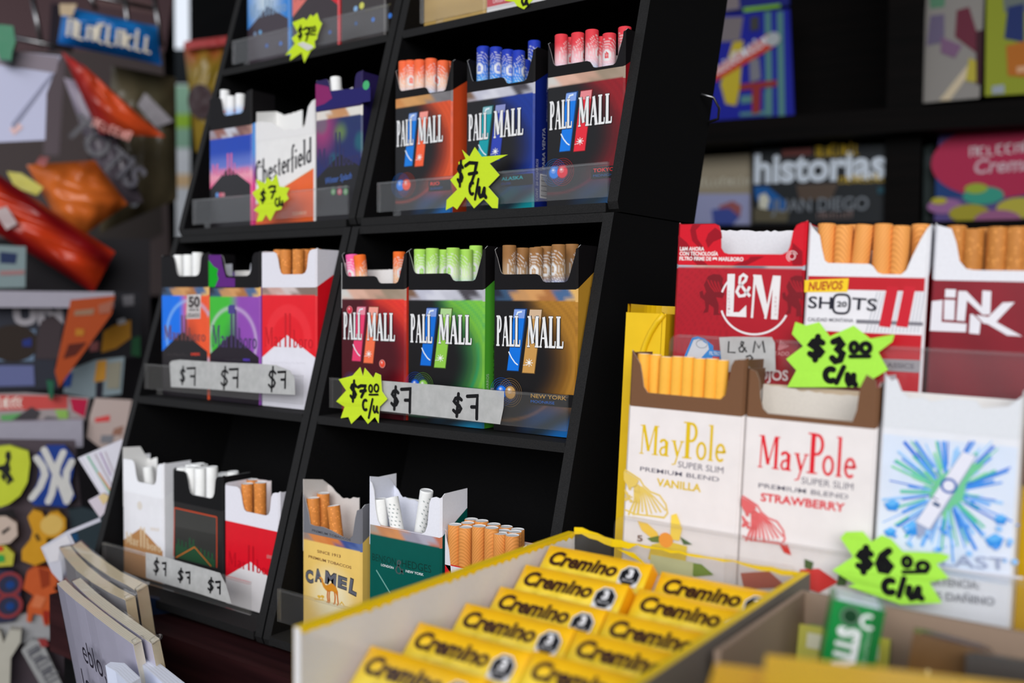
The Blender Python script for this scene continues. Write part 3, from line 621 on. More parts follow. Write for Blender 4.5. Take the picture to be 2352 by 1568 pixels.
def vgrad(*st):
    def fn(u, v):
        for (a, ca), (b, cb) in zip(st, st[1:]):
            if v <= b: return mix(ca, cb, sst(a, b, v))
        return st[-1][1]
    return fn
def halo(cl, cr, ring, cx=.5, cy=.62, r=.42, dark=S(30, 24, 30)):
    def fn(u, v):
        d = math.hypot(u - cx, (v - cy)*1.45); col = mix(cl, cr, sst(.38, .62, u)); core = sst(.32, .0, math.hypot((u - cx)*1.2, (v - .50)*.9)); col = mix(col, dark, .75*core)
        return mix(col, ring, .55*sst(.045, .0, abs(d - r)))
    return fn
ZS2L = .3318
def ex_blue(pl, q, p):
    G_ = S(190, 184, 180)
    pl.poly([q(345, 555), q(445, 550), q(440, 725), q(338, 728)], S(196, 190, 188)); pl.text('50', q(355, 640), q(438, 640), 7.2, S(60, 52, 52), .05); pl.text('AÑOS DE', q(358, 672), q(430, 672), 2.1, S(60, 52, 52), .03); pl.text('LEGADO', q(345, 715), q(436, 715), 2.8, S(60, 52, 52), .03)
    pl.text('MIX', q(375, 992), q(440, 990), 1.8, S(226, 64, 40), .03); pl.scrawl(q(200, 992), q(350, 992), 1.5, S(80, 72, 74), 11)
p = pack('blue and orange pack with a round anniversary badge, left end of its row', W, Y2, ZS2L, z3(158, 800), z3(496, 800), z3(200, 270), z3(300, 498), halo(S(0, 110, 226), S(232, 84, 40), S(150, 200, 240), .62, .60, .5), S(226, 90, 40), BLK, CUT_U,
         art=roof_art(S(30, 26, 30), S(104, 60, 60), (310, 818), (165, 960), (498, 965), z3, extra=ex_blue, lh=.13), band=(6, photo_band(ARM)), group=G_LL)
cigs(p, 'white', z3, [(287, 268), (355, 266), (420, 250)], 'white cigarette in the blue and orange pack', 'white cigarettes, left rack')
def ex_green(pl, q, p):
    pl.poly([q(640, 640), q(655, 625), q(690, 628), q(690, 690), q(640, 690)], S(70, 60, 130)); pl.scrawl(q(620, 1028), q(740, 1030), 1.4, S(70, 66, 72), 12); pl.text('MIX', q(750, 1030), q(800, 1032), 1.6, S(90, 60, 190), .03)
def ex_gcol(pl, q, p):
    Q = lambda X, Y: q(*z3(X, Y))
    pl.poly([Q(502, 498), Q(500, 268), Q(590, 268), Q(600, 340), Q(625, 430), Q(690, 435), Q(690, 498)], S(92, 34, 120)); pl.poly([Q(502, 498), Q(500, 305), Q(520, 330), Q(535, 350), Q(568, 370), Q(560, 405), Q(570, 440), Q(545, 498)], S(10, 160, 30))
p = pack('green and purple pack showing its empty white lining, middle of its row', W, Y2, ZS2L, z3(502, 800), z3(868, 800), z3(560, 262), z3(600, 503), halo(S(60, 180, 50), S(140, 70, 170), S(214, 200, 220), .47, .57, .46, S(34, 16, 70)), S(110, 70, 170), BLK, CUT_U,
         art=roof_art(S(32, 24, 34), S(66, 50, 96), (663, 836), (502, 980), (866, 1005), z3, extra=ex_green, lh=.19), band=(6, photo_band(ARM)), liner=[(.02, 93.5), (.47, 94), (.48, 84), (.84, 86), (.86, 94)], lcol=S(215, 217, 226), group=G_LL, cart=ex_gcol)
def ex_red(pl, q, p): pl.scrawl(q(945, 1046), q(1200, 1055), 1.3, S(200, 198, 204), 18)
SW = S(222, 220, 228)
def side_red(u, v): return S(222, 220, 228) if v > .83 and u < .25 else S(214, 20, 34)
p = pack('red pack with a white peaked roof and cork tips, beside the divider', W, Y2, ZS2L, z3(878, 800), z3(1286, 800), z3(1000, 240), z3(1000, 500), lambda u, v: mix(S(226, 22, 36), S(232, 40, 50), sst(.5, .3, abs(math.hypot(u - .5, (v - .62)*1.4) - .35)*6)), S(218, 20, 34), SW, CUT_U,
         art=roof_art(SW, S(198, 16, 30), (1065, 845), (878, 1003), (1255, 1005), z3, extra=ex_red, lh=.16), band=(5.5, photo_band([S(150, 120, 110), S(200, 160, 150), S(206, 190, 186), S(130, 110, 100), S(128, 108, 98)])), group=G_LL, wmin=.0530)
cigs(p, 'cork', z3, [(935, 240, 1), (985, 232, 1), (1057, 231), (1146, 229), (1205, 228, 1), (1270, 224, 2)], 'speckled cork-tipped cigarette in the red and white pack of the middle row', 'cork-tipped cigarettes, middle row')
# ---- upper left rack
def ex_pink(pl, q, p):
    for X, c in ((118, S(90, 140, 200)), (142, S(200, 90, 110)), (160, S(190, 120, 130))): pl.disc(*q(X, 1350), 1.9, c)
    pl.scrawl(q(180, 1370), q(300, 1362), 1.0, S(150, 60, 80), 12)
p = pack('blue to pink sunset pack with a black roof, far left of the upper left rack', W, Y1, ZS1, z1(62, 1100), z1(354, 1100), z1(200, 655), z1(200, 885), vgrad((0, S(200, 30, 110)), (.42, S(226, 60, 130)), (.58, S(228, 150, 170)), (.70, S(90, 110, 190)), (.86, S(14, 62, 170)), (1, S(10, 60, 170))), S(110, 170, 240), BLK, CUT_U,
         sidefn=lambda u, v: mix(S(232, 70, 150), S(100, 170, 245), sst(.35, .75, v)), art=roof_art(S(30, 27, 30), S(214, 100, 146), (197, 1158), (64, 1310), (354, 1275), z1, extra=ex_pink, lh=.12), band=(7, photo_band([S(150, 140, 150), S(140, 90, 80), S(190, 190, 200), S(120, 80, 76), S(150, 110, 100)])), group=G_UL)
cigs(p, 'ice', z1, [(105, 640, 1), (165, 678), (214, 668), (278, 653)], 'white and pale blue cigarette in the sunset-coloured pack', 'ice-blue cigarettes')
def ex_chest(pl, q_, p):
    q = lambda X, Y: q_(*z1(X, Y)); w_ = p.w
    a, b = q(375, 1420), q(787, 1165)
    pl.poly([(1, 0), (w_ - 1, 0), (w_ - 1, b[1]), (1, a[1])], S(226, 96, 42)); pl.stroke([(1, a[1]), (w_ - 1, b[1])], .5, S(200, 150, 80))
    pl.text('CIGARROS', q(640, 1490), q(735, 1482), 2.2, S(235, 190, 160), .02)
    K = S(30, 28, 32); pl.up(); pl.roman('Chesterfield', q(380, 1290), q(775, 1118), 17.5, K, wt=1.25)
    pl.stroke([q(385, 1215), q(395, 1160), q(420, 1150), q(440, 1165)], .9, K)
p = pack('white and orange pack with slanted blackletter name and torn top', W, .0225, ZS1, z1(378, 1100), z1(792, 1100), z1(765, 700), z1(560, 955), lambda u, v: S(226, 224, 222), S(220, 218, 216), S(224, 222, 221), [(0, 9.5), (.1, 9), (.3, 11), (.42, 15), (.5, 18), (.6, 17.5), (.68, 18.5), (.84, 17.5), (.86, 13), (.9, 4), (.96, .4), (1, 0)], art=ex_chest, yaw=0.0, group=G_UL,
         liner=[(.02, 84), (.35, 82), (.5, 78), (.8, 80)])
def ex_wint(pl, q, p):
    pl.text('Winter Splash', q(870, 1275), q(1050, 1235), 4.4, S(70, 110, 190), 0, .3)
    for X, c in ((922, S(70, 130, 70)), (966, S(170, 60, 80)), (1008, S(70, 130, 70))): pl.disc(*q(X, 1328), 2.3, c); pl.disc(*q(X, 1328), 1.3, mix(c, (.6,)*3, .3))
def wint_fn(u, v):
    col = mix(S(30, 24, 96), S(22, 40, 90), v); n = math.sin(u*9 + v*7) + math.sin(u*4 - v*13 + 1)
    col = mix(col, S(170, 50, 110), .8*sst(.45, .0, math.hypot(u - .15, (v - .93)*1.2))); col = mix(col, S(110, 140, 50), .7*sst(.2, .0, math.hypot(u - .55, (v - .86)*1.5))); col = mix(col, S(10, 110, 110), .5*sst(.3, .9, n*.5)*sst(.4, .7, v))
    return mix(col, S(44, 30, 60), .6*sst(.5, .1, v))
def wint_c(pl, q, p):
    Q = lambda X, Y: q(*z1(X, Y))
    pl.poly([Q(800, 770), Q(800, 640), Q(1180, 600), Q(1180, 700)], S(34, 30, 96)); pl.poly([Q(800, 740), Q(800, 580), Q(890, 600), Q(915, 680), Q(860, 720)], S(130, 34, 96)); pl.disc(*Q(1150, 590), 3, S(70, 170, 110))
p = pack('dark purple and teal pack, tucked against the left rack\'s divider', W, .0175, ZS1, z1(798, 1100), z1(1150, 1100), z1(1100, 500), z1(1000, 745), wint_fn, S(30, 24, 70), S(40, 30, 80), CUT_U, art=roof_art(S(24, 22, 26), S(42, 38, 84), (968, 1065), (800, 1240), (1140, 1150), z1, extra=ex_wint, lh=.17), cart=wint_c,
         band=(6.5, photo_band([S(215, 205, 196), S(214, 208, 200), S(190, 140, 96), S(190, 136, 90), S(220, 216, 206), S(214, 210, 200)])), liner=[(.1, 88), (.5, 90), (.62, 86), (.8, 88)], group=G_UL, wmin=.0443)
cigs(p, 'white', z1, [(938, 537, 0, -5)], 'single white cigarette standing in the purple and teal pack', None)
# ---- bottom row of the left rack
ZS3 = .2058
def ex_gold(pl, q, p):
    pl.text('GOLD', q(380, 715), q(440, 722), 2, S(206, 180, 140)); pl.disc(*q(305, 545), 3, S(214, 206, 196))
p = pack('white pack with tan roof and gold lettering, left end of the bottom row', W, Y3, ZS3, z5(188, 600), z5(468, 600), z5(200, 215), z5(330, 470), lambda u, v: S(226, 225, 229), S(236, 236, 242), S(232, 232, 236), CUT_U, art=roof_art(S(176, 128, 82), S(212, 190, 156), (313, 700), (190, 780), (460, 862), z5, extra=ex_gold, lh=.14, v0=.36),
         liner=[(0, 90), (.45, 93), (.62, 86), (.75, 85), (.9, 87)], group=G_BL, t=22)
cigs(p, 'white', z5, [(362, 275, 1, -6)], 'lone white cigarette leaning in the white pack of the bottom row', None)
def ex_black(pl, q, p):
    OR = S(190, 70, 36)
    for a, b in (((545, 560), (838, 625)), ((838, 625), (838, 975)), ((545, 560), (540, 895))): pl.stroke([q(*a), q(*b)], .9, OR)
    GR = S(10, 104, 56); 
    pl.poly([q(548, 566), q(834, 630), q(834, 745), q(548, 690)], S(58, 58, 56)); pl.poly([q(548, 690), q(834, 745), q(834, 980), q(548, 900)], S(48, 48, 46))
    for X in list(range(560, 830, 13)):
        t = 770 + (X - 560)*.42 - (40 if 640 < X < 700 else 0); pl.stroke([q(X, t + (0 if X % 2 else 40)), q(X, 905 + (X - 560)*.26)], .75, GR)
    pl.stroke([q(555, 905), q(685, 832), q(800, 965)], .7, S(206, 110, 40))
p = pack('black and charcoal pack with thin orange frame, full of white cigarettes', W, Y3, ZS3, z5(534, 600), z5(880, 600), z5(600, 300), z5(700, 545), lambda u, v: S(34, 33, 34), S(26, 25, 28), S(16, 16, 18), CUT_U, art=lambda pl, q, p: ex_black(pl, lambda X, Y: q(*z5(X, Y)), p), group=G_BL)
cigs(p, 'white', z5, [(592, 279), (660, 277), (726, 284), (805, 275), (600, 248, 1), (640, 240, 2), (700, 256, 1), (740, 262, 2), (885, 318, 2), (950, 308, 2)], 'white cigarette in the black pack with the orange frame', 'white cigarettes, bottom row')
def ex_red3(pl, q, p): pl.text('advance', q(1185, 908), q(1230, 915), 3, S(200, 120, 120), .02)
p = pack('red pack with white roof and two cork tips, bottom row beside the divider', W, Y3, ZS3, z5(893, 800), z5(1240, 800), z5(905, 395), z5(1060, 680), lambda u, v: S(212, 18, 36), S(206, 16, 32), SW, CUT_U, art=roof_art(S(218, 215, 216), S(184, 10, 28), (1072, 935), (893, 1035), (1250, 1090), z5, extra=ex_red3, lh=.17), liner=[(.6, 84), (.9, 85)], lcol=S(216, 206, 206), group=G_BL, wmin=.0530)
cigs(p, 'cork', z5, [(1050, 392), (1140, 385), (1085, 364, 2), (960, 398, 2)], 'speckled cork-tipped cigarette in the red pack of the bottom row', 'cork-tipped cigarettes, bottom row')
# ---- bottom row of the right rack
def ex_camel(pl, q_, p):
    q = lambda X, Y: q_(*z6(X, Y)); BR = S(120, 74, 46); GY = S(96, 98, 108); OC = S(214, 140, 40)
    pl.text('SINCE 1913', q(302, 778), q(486, 820), 1.7, BR, .02); pl.text('PREMIUM TOBACCOS', q(234, 818), q(570, 908), 1.6, BR, .02)
    for col, off, d in ((S(40, 36, 44), .075, -.1), (GY, .035, 0)):
        for ch, (X, Y, X2, Y2), hh in (('C', (212, 1002, 275, 1014), 6.8), ('A', (283, 998, 347, 1004), 6.8), ('M', (362, 1008, 450, 1040), 6.8), ('E', (462, 1042, 535, 1068), 6.4), ('L', (548, 1082, 610, 1114), 8)):
            a, b = q(X, Y), q(X2, Y2); pl.text(ch, (a[0] + d, a[1] + d), (b[0] + d, b[1] + d), hh*(1.03 if d else 1), col, off)
    pl.poly([q(*a) for a in [(318, 975), (330, 966), (348, 985), (352, 1010), (372, 1035), (395, 1028), (412, 1016), (432, 1028), (452, 1050), (465, 1085), (466, 1130), (455, 1115), (445, 1095), (420, 1080), (390, 1085), (372, 1075), (352, 1050), (340, 1020), (335, 988)]], OC)
    for leg in ([(386, 1070), (382, 1120), (388, 1160), (378, 1168)], [(400, 1075), (396, 1120), (400, 1165), (390, 1172)], [(438, 1085), (444, 1130), (440, 1175), (430, 1182)], [(458, 1080), (462, 1130), (468, 1180), (458, 1192)]): pl.stroke([q(*a) for a in leg], 1.0, S(206, 110, 34))
    pl.stroke([q(280, 1142), q(320, 1146), q(355, 1150)], .7, S(226, 180, 60)); pl.stroke([q(480, 1185), q(495, 1165), q(515, 1195)], .6, S(226, 180, 60))
    for X in (318, 345): pl.stroke([q(X, 1145), q(X, 1125)], .6, S(226, 180, 60)); pl.disc(*q(X, 1122), 1.5, S(226, 180, 60), ry=.8)
CUT_CA = [(0, 1), (.06, 5), (.11, 12), (.14, 18.5), (.22, 19), (.36, 18.6), (.5, 19.6), (.7, 22), (.8, 22.5), (.86, 20), (.9, 10), (.93, 5), (1, 4)]
p = pack('yellow pack with an orange camel and a grey lid frame', W, Y3, ZS3, z6(186, 700), z6(648, 800), z6(300, 330), z6(400, 660), lambda u, v: mix(S(232, 194, 106), S(240, 226, 186), sst(.55, .1, math.hypot((u - .5)*1.1, (v - .42)*1.2))), S(236, 196, 100), S(112, 112, 118), CUT_CA, art=ex_camel,
         band=(5, photo_band([S(150, 130, 120), S(210, 130, 70), S(206, 120, 60), S(60, 80, 140), S(90, 110, 160)])), liner=[(.0, 89), (.34, 91), (.5, 88), (.62, 84), (.72, 81.5), (1, 84)], lcol=S(206, 200, 196), group=G_BR,
         cart=lambda pl, q, p: pl.text('PREMIUM TOBACCOS', q(*z6(262, 612)), q(*z6(565, 690)), 1.4, S(66, 64, 70), .02))
cigs(p, 'cork', z6, [(268, 350, 0, -3), (350, 314, 1), (430, 412, 0, -9)], 'orange cork-tipped cigarette in the yellow pack', 'cork-tipped cigarettes in the yellow pack')
def ex_bh(pl, q_, p):
    q = lambda X, Y: q_(*z6(X, Y)); D = S(10, 52, 46)
    pl.up(); pl.text('BENSON', q(733, 838), q(918, 882), 4.2, D, .0); pl.text('HEDGES', q(965, 890), q(1195, 940), 4.3, D, .0); pl.up(); pl.roman('&', q(905, 940), q(985, 958), 8.0, S(70, 84, 84))
    pl.text('LONDON', q(803, 882), q(900, 908), 1.3, S(214, 220, 220), .02); pl.text('NEW YORK', q(996, 932), q(1136, 962), 1.4, S(214, 220, 220), .02); pl.stroke([q(765, 915), q(875, 1098)], .7, S(120, 170, 160))
p = pack('dark green pack with tall white torn lid', W, Y3, ZS3, z6(706, 800), z6(1272, 800), z6(760, 215), z6(900, 590), lambda u, v: S(0, 84, 76), S(0, 78, 72), S(226, 226, 234), [(0, 1), (.045, 2.2), (.075, 6), (.1, 17), (.13, 23), (.17, 25.5), (.74, 25.5), (.79, 24), (.82, 20), (.845, 8), (.87, 5), (.93, 4), (1, 4.5)], art=ex_bh,
         sidefn=lambda u, v: S(0, 78, 72), band=(6, photo_band([S(160, 150, 140), S(190, 130, 90), S(206, 140, 90), S(150, 146, 160), S(170, 166, 180), S(190, 110, 80)])), liner=[(0, 97), (.28, 98), (.4, 93), (.5, 88), (.76, 87), (.8, 91), (.9, 90)], lcol=S(222, 224, 236), group=G_BR)
cigs(p, 'striped', z6, [(795, 357, 0, -4), (885, 345, 0, -14), (1160, 292, 1, 10)], 'white cigarette with thin grey stripes in the dark green pack', 'striped white cigarettes')
p = pack('white open carton packed with cork-tipped cigarettes, behind the yellow sweets box', W, Y3, ZS3, z6(1292, 900), z6(1900, 800), z6(1330, 625), z6(1560, 925), lambda u, v: S(206, 30, 36), S(206, 30, 36), S(216, 214, 220), [(0, 0), (.03, 3), (.07, 10), (.1, 22), (.15, 26), (.9, 26), (.93, 18), (.96, 4), (1, 0)], group=G_BR, wmin=.0530, t=25)
cigs(p, 'cork_line', z6, [(1372, 556, 0), (1465, 578, 0), (1570, 570, 0), (1668, 583, 0), (1738, 628, 0), (1830, 642, 0), (1480, 545, 1), (1590, 530, 1.6), (1500, 515, 2), (1685, 556, 1.6), (1760, 606, 1), (1850, 614, 1), (1780, 575, 2), (1870, 596, 2)], 'cork-tipped cigarette crowding the white open carton', 'cork-tipped cigarettes in the open carton', 4.2)
# ---- top row, only the lower part in the picture
p = pack('light blue pack with a black roof, top left rack', W, Y0, .5812, (567, 60), (664, 20), (600, -190), (600, -120), lambda u, v: mix(S(30, 120, 200), S(190, 205, 215), sst(.55, .0, math.hypot(u - .45, (v - .6)))), S(70, 160, 240), BLK, art=roof_art(S(58, 48, 56), S(120, 150, 180), (615, 14), (568, 70), (664, 42), lambda X, Y: (X, Y), lh=.12,
         extra=lambda pl, q, p: [pl.disc(*q(X, Y), 1.6, c) for X, Y, c in ((586, 78, S(120, 140, 170)), (598, 74, S(110, 170, 220)), (613, 105, S(30, 90, 170)), (645, 100, S(40, 110, 200)))]), group=G_UL)
p = pack('salmon and red pack with a dark roof, top left rack', W, Y0, .5812, (670, 20), (778, 20), (700, -210), (700, -140), lambda u, v: mix(S(214, 110, 100), S(206, 24, 40), sst(.4, .8, u)), S(206, 20, 40), BLK, art=roof_art(S(52, 42, 46), S(150, 80, 80), (727, -30), (671, 40), (778, 10), lambda X, Y: (X, Y), lh=.12,
         extra=lambda pl, q, p: [pl.disc(*q(X, Y), 1.4, S(40, 100, 190)) for X, Y in ((758, 74),)]), group=G_UL)
p = pack('dark grey pack with small blue and yellow marks, top left rack', W, Y0, .5812, (782, 20), (884, 20), (800, -240), (800, -170), lambda u, v: mix(S(56, 50, 50), S(80, 70, 40), sst(.4, .9, u)*sst(.35, .6, v)), S(50, 46, 46), BLK, group=G_UL,
         art=lambda pl, q, p: [pl.disc(*q(X, Y), r, c) for X, Y, r, c in ((817, 20, 2, S(130, 170, 210)), (831, 13, 2.4, S(200, 200, 90)), (857, 45, 1.6, S(40, 110, 200)), (896, 36, 1.8, S(40, 110, 200)), (818, 54, 1.4, S(30, 80, 140)))] + [pl.scrawl(q(840, 27), q(898, 12), 1.6, S(120, 112, 60), 12)])
p = pack('plain gold pack in the top tray of the upper right rack', W, Y0, .5812, (972, 30), (1112, 5), (1000, -260), (1000, -190), lambda u, v: mix(S(182, 150, 84), S(160, 126, 64), v + .1*math.sin(v*40)), S(232, 200, 130), S(170, 136, 70), group=G_UR, art=lambda pl, q, p: pl.scrawl(q(1000, 47), q(1085, 32), 1.4, S(130, 96, 44), 15), mat='gloss')
p = pack('white and red pack beside the gold one, mostly out of view', W, Y0, .5812, (1116, 10), (1250, 0), (1130, -280), (1130, -210), lambda u, v: S(222, 220, 220), S(215, 214, 214), S(220, 220, 220), group=G_UR, art=lambda pl, q, p: (pl.poly([(1, q(1125, 16)[1]), (p.w - 1, q(1125, 16)[1]), (p.w - 1, q(1125, 16)[1] + 14), (1, q(1125, 16)[1] + 14)], S(196, 36, 50)), pl.text('ORIGINAL', q(1132, 8), q(1170, 0), 3, S(230, 190, 190), .02)))

# ------------------------------------------------------------------ yellow counter display on the right, a little turned
D = Frame((.2564, -.0423, .4032), (.9973, .0686, -.0262), (.0325, .0338, .9989))
YEL = S(228, 186, 20); YD = S(214, 172, 12)
FZ = -.208
root = thing('counter_display', 'yellow plastic counter display with clear front trays beside the black rack', 'display stand', D.mat((0, 0, FZ)))
def dput(mb, n, lab=None):
    o = mb.build(n, root); o.matrix_world = D.mat()
    if lab: o['label'] = lab
    return o
mb = MB('plastic')                                      # hollow left column with a rounded back corner and an arched rib
th = .0016; prof = [(-.0235, .001), (-.0235, .016)] + [(-.0235 + .012 - .012*math.cos(math.radians(a)), .016 + .012*math.sin(math.radians(a))) for a in range(15, 91, 15)] + [(.0015, .028)]
inn = [(-.0235 + th, .001), (-.0235 + th, .016)] + [(-.0235 + .012 - (.012-th)*math.cos(math.radians(a)), .016 + (.012-th)*math.sin(math.radians(a))) for a in range(15, 91, 15)] + [(.0015, .028 - th)]
k = len(prof); zt = -.0022; zl_ = FZ
def lean(x, z): return x - .030*(zt - z)*0
for i in range(k - 1):
    mb.face([(*prof[i], zl_), (*prof[i], zt), (*prof[i+1], zt), (*prof[i+1], zl_)], YEL, smooth=True); mb.face([(*inn[i], zl_), (*inn[i+1], zl_), (*inn[i+1], zt), (*inn[i], zt)], YEL, smooth=True)
    mb.face([(*prof[i], zt), (*inn[i], zt), (*inn[i+1], zt), (*prof[i+1], zt)], YEL)
mb.box(-.0235, -.0052, -.0004, .0012, FZ, -.0062, YEL); mb.box(-.0055, -.0035, -.0004, .016, FZ, -.0062, YEL)
rib = [(-.0045, -.0062), (-.0075, -.0100), (-.0105, -.0150), (-.0128, -.0205), (-.0145, -.0270), (-.0155, -.036), (-.0160, -.060)]
mb.tube([(x, -.0008, z) for x, z in rib], .0014, YEL)
dput(mb, 'side_column')
mb = MB('plastic'); mb.box(.0016, .1600, .0262, .028, FZ, -.030, YEL); mb.box(.0016, .1600, -.001, .0262, FZ, -.0650, YEL); mb.box(-.0095, .1600, -.030, -.0015, FZ, -.1290, YEL); mb.box(.1600, .1616, -.030, .028, FZ, -.030, YEL); dput(mb, 'stepped_base')
def tray(x0, x1, y, z0, z1, r=.004):
    o = Vector((0, y, 0)); poly = [(x0, z0), (x1, z0), (x1, z1)] + [(x0 + r - r*math.sin(math.radians(a)), z1 - r + r*math.cos(math.radians(a))) for a in range(0, 91, 15)]
    mb = MB('tray'); mb.sheet(poly, (o, Vector((1, 0, 0)), Vector((0, 0, 1)), Vector((0, -1, 0))), .0016, (1, 1, 1)); q = dput(mb, 'clear_tray_front', 'clear plastic tray front')
    mb = MB('tray'); mb.box(x0 + r, x1, y - .0003, y + .0019, z1 - .0012, z1 + .0003); e = mb.build('lip_edge', q)
tray(.0000, .1598, -.0036, -.0655, -.0153); tray(-.0092, .1590, -.0318, -.1295, -.0945)
GT, GB = 'packs on the upper step of the yellow display', 'packs on the lower step of the yellow display'
YT, YB, ZT, ZB = 0.0, -.0280, -.0648, -.1288
RED = S(172, 16, 32)
def lm_fn(u, v):
    c = mix(S(150, 12, 28), S(176, 18, 36), v); d = math.hypot(u + .15, (v - .55)*1.25); return mix(c, S(120, 6, 20), .35*(1 if (d*22) % 1 < .2 and u < .45 else 0) + .2*sst(.7, 1, u))
def ex_lm(pl, q_, p):
    q = lambda X, Y: q_(*zr(X, Y)); WH = S(226, 222, 222); DK = S(118, 8, 22)
    for dx in (0, 468):                                  # heraldic beasts either side
        body = [(560, 380), (590, 368), (628, 372), (645, 395), (640, 420), (655, 445), (630, 462), (655, 480), (640, 505), (605, 500), (620, 545), (618, 590), (640, 600), (590, 602), (592, 560), (565, 540), (560, 585), (530, 590), (545, 560), (540, 520), (515, 500), (510, 470), (528, 462), (535, 490), (548, 470), (535, 430)]
        pl.poly([q(min(x + dx, 1098) if dx else x, y + (8 if dx else 0)) for x, y in body], DK)
        for i in range(4): pl.stroke([q(min(x + dx, 1096), y) for x, y in ((555 + i*20, 400 + i*4), (575 + i*16, 440), (600 + i*12, 470))], .5, RED)
    a, b = q(822, 525); rx = abs(q(1022, 525)[0] - a); pl.ring(a, b, rx, .85, WH, 198, 338, ry=rx*.93); pl.ring(a, b, rx, .85, WH, 142, 165, ry=rx*.93)
    pl.poly([q(*t) for t in [(670, 368), (712, 368), (703, 585), (735, 585), (776, 545), (776, 613), (663, 607)]], WH)
    pl.stroke([q(826, 372), q(808, 617)], 1.0, WH); pl.poly([q(*t) for t in [(814, 373), (862, 374), (898, 560), (884, 622)]], WH); pl.stroke([q(884, 622), q(934, 378)], 1.0, WH); pl.poly([q(*t) for t in [(930, 377), (972, 379), (955, 626), (916, 624)]], WH)
    pl.stroke([q(*t) for t in [(798, 495), (775, 470), (738, 418), (742, 385), (760, 372), (778, 385), (772, 405), (735, 440), (722, 468), (738, 494), (765, 490), (785, 462), (796, 440)]], 1.25, WH)
    for i, c in enumerate('LIGGETT'): pl.text(c, q(672, 590 - 19*i), q(684, 590 - 19*i), .9, S(190, 150, 150))
    for i, c in enumerate('MYERS'): pl.text(c, q(938, 605 - 24*i), q(950, 605 - 24*i), 1.0, S(190, 150, 150))
    pl.poly([q(*t) for t in [(425, 835), (470, 730), (500, 722), (540, 735), (590, 775), (590, 800), (640, 805), (640, 850), (420, 850)]], S(20, 130, 206)); pl.poly([q(*t) for t in [(440, 835), (478, 742), (510, 735), (560, 770), (565, 795), (520, 845)]], S(206, 208, 212)); pl.ring(*q(525, 765), 2.6, .5, S(160, 164, 170), ry=1.8)
    pl.text('FILTRO', q(568, 826), q(628, 830), 1.6, S(220, 226, 230), .01); pl.text('IMPORTADO', q(850, 826), q(1020, 832), 1.7, S(214, 150, 150), .01); pl.text('ROJOS', q(800, 966), q(1015, 972), 4.4, S(216, 200, 200), .03)
    pl.rect(*q(585, 850), *q(625, 838), S(200, 40, 40))
    for i in range(4): pl.stroke([q(958, 800 - 0*i), q(975 + i*14, 745 + i*10)], .7, S(200, 120, 124))
def lm_col(pl, q_, p):
    q = lambda X, Y: q_(*zr(X, Y)); WH = S(236, 226, 224); DK = S(150, 12, 30)
    top = p.h - 1; 
    pl.poly([q(*t) for t in [(470, 88), (520, 88), (490, 120), (500, 170), (540, 225), (530, 240), (470, 180), (458, 120)]], DK); pl.poly([q(*t) for t in [(600, 105), (636, 130), (640, 165), (590, 185), (560, 220), (545, 180), (560, 140)]], DK); pl.poly([q(*t) for t in [(392, 150), (440, 190), (480, 250), (560, 318), (500, 318), (392, 215)]], DK); pl.poly([q(*t) for t in [(700, 318), (790, 285), (800, 270), (880, 268), (780, 318)]], DK); pl.poly([q(*t) for t in [(1040, 190), (1095, 240), (1095, 318), (1040, 318), (1030, 270)]], DK)
    pl.text('L&M AHORA', q(400, 235), q(538, 236), 1.65, WH, .035); pl.text('CON TECNOLOGÍA', q(398, 262), q(617, 264), 1.65, WH, .035); pl.text('FILTRO FIRME DE', q(397, 290), q(578, 292), 1.65, WH, .035); pl.text('MARLBORO', q(620, 293), q(760, 295), 1.65, WH, .035)
    pl.poly([q(*t) for t in [(586, 274), (611, 274), (611, 292), (598, 283), (586, 291)]], WH); pl.ring(*q(1036, 268), 2.2, .38, S(226, 190, 190), 20, 250); pl.ring(*q(1036, 268), 1.35, .5, S(226, 190, 190), 100, 440)
p = pack('dark red pack with large white lettering and red upright lid', D, YT, ZT, zr(370, 500), zr(1098, 500), zr(700, 84), zr(700, 318), lm_fn, S(132, 12, 26), S(206, 22, 40), [(0, .4), (.30, .3), (.335, 1.2), (.352, 4), (.36, 11), (.385, 13), (.42, 13.6), (.83, 13.6), (.87, 12.4), (.885, 10), (.90, 4), (.925, 1.2), (.96, .2), (1, 0)], art=ex_lm,
         band=(1.8, photo_band([S(170, 180, 190), S(200, 170, 160), S(170, 150, 140), S(90, 130, 140), S(190, 180, 180), S(170, 186, 196)])), cart=lm_col, liner=[(.33, 96), (.6, 95.5), (.93, 95.5)], lcol=S(224, 224, 228), group=GT, nx=60, ny=80, hs=11)
def sh_fn(u, v): return S(226, 224, 228)
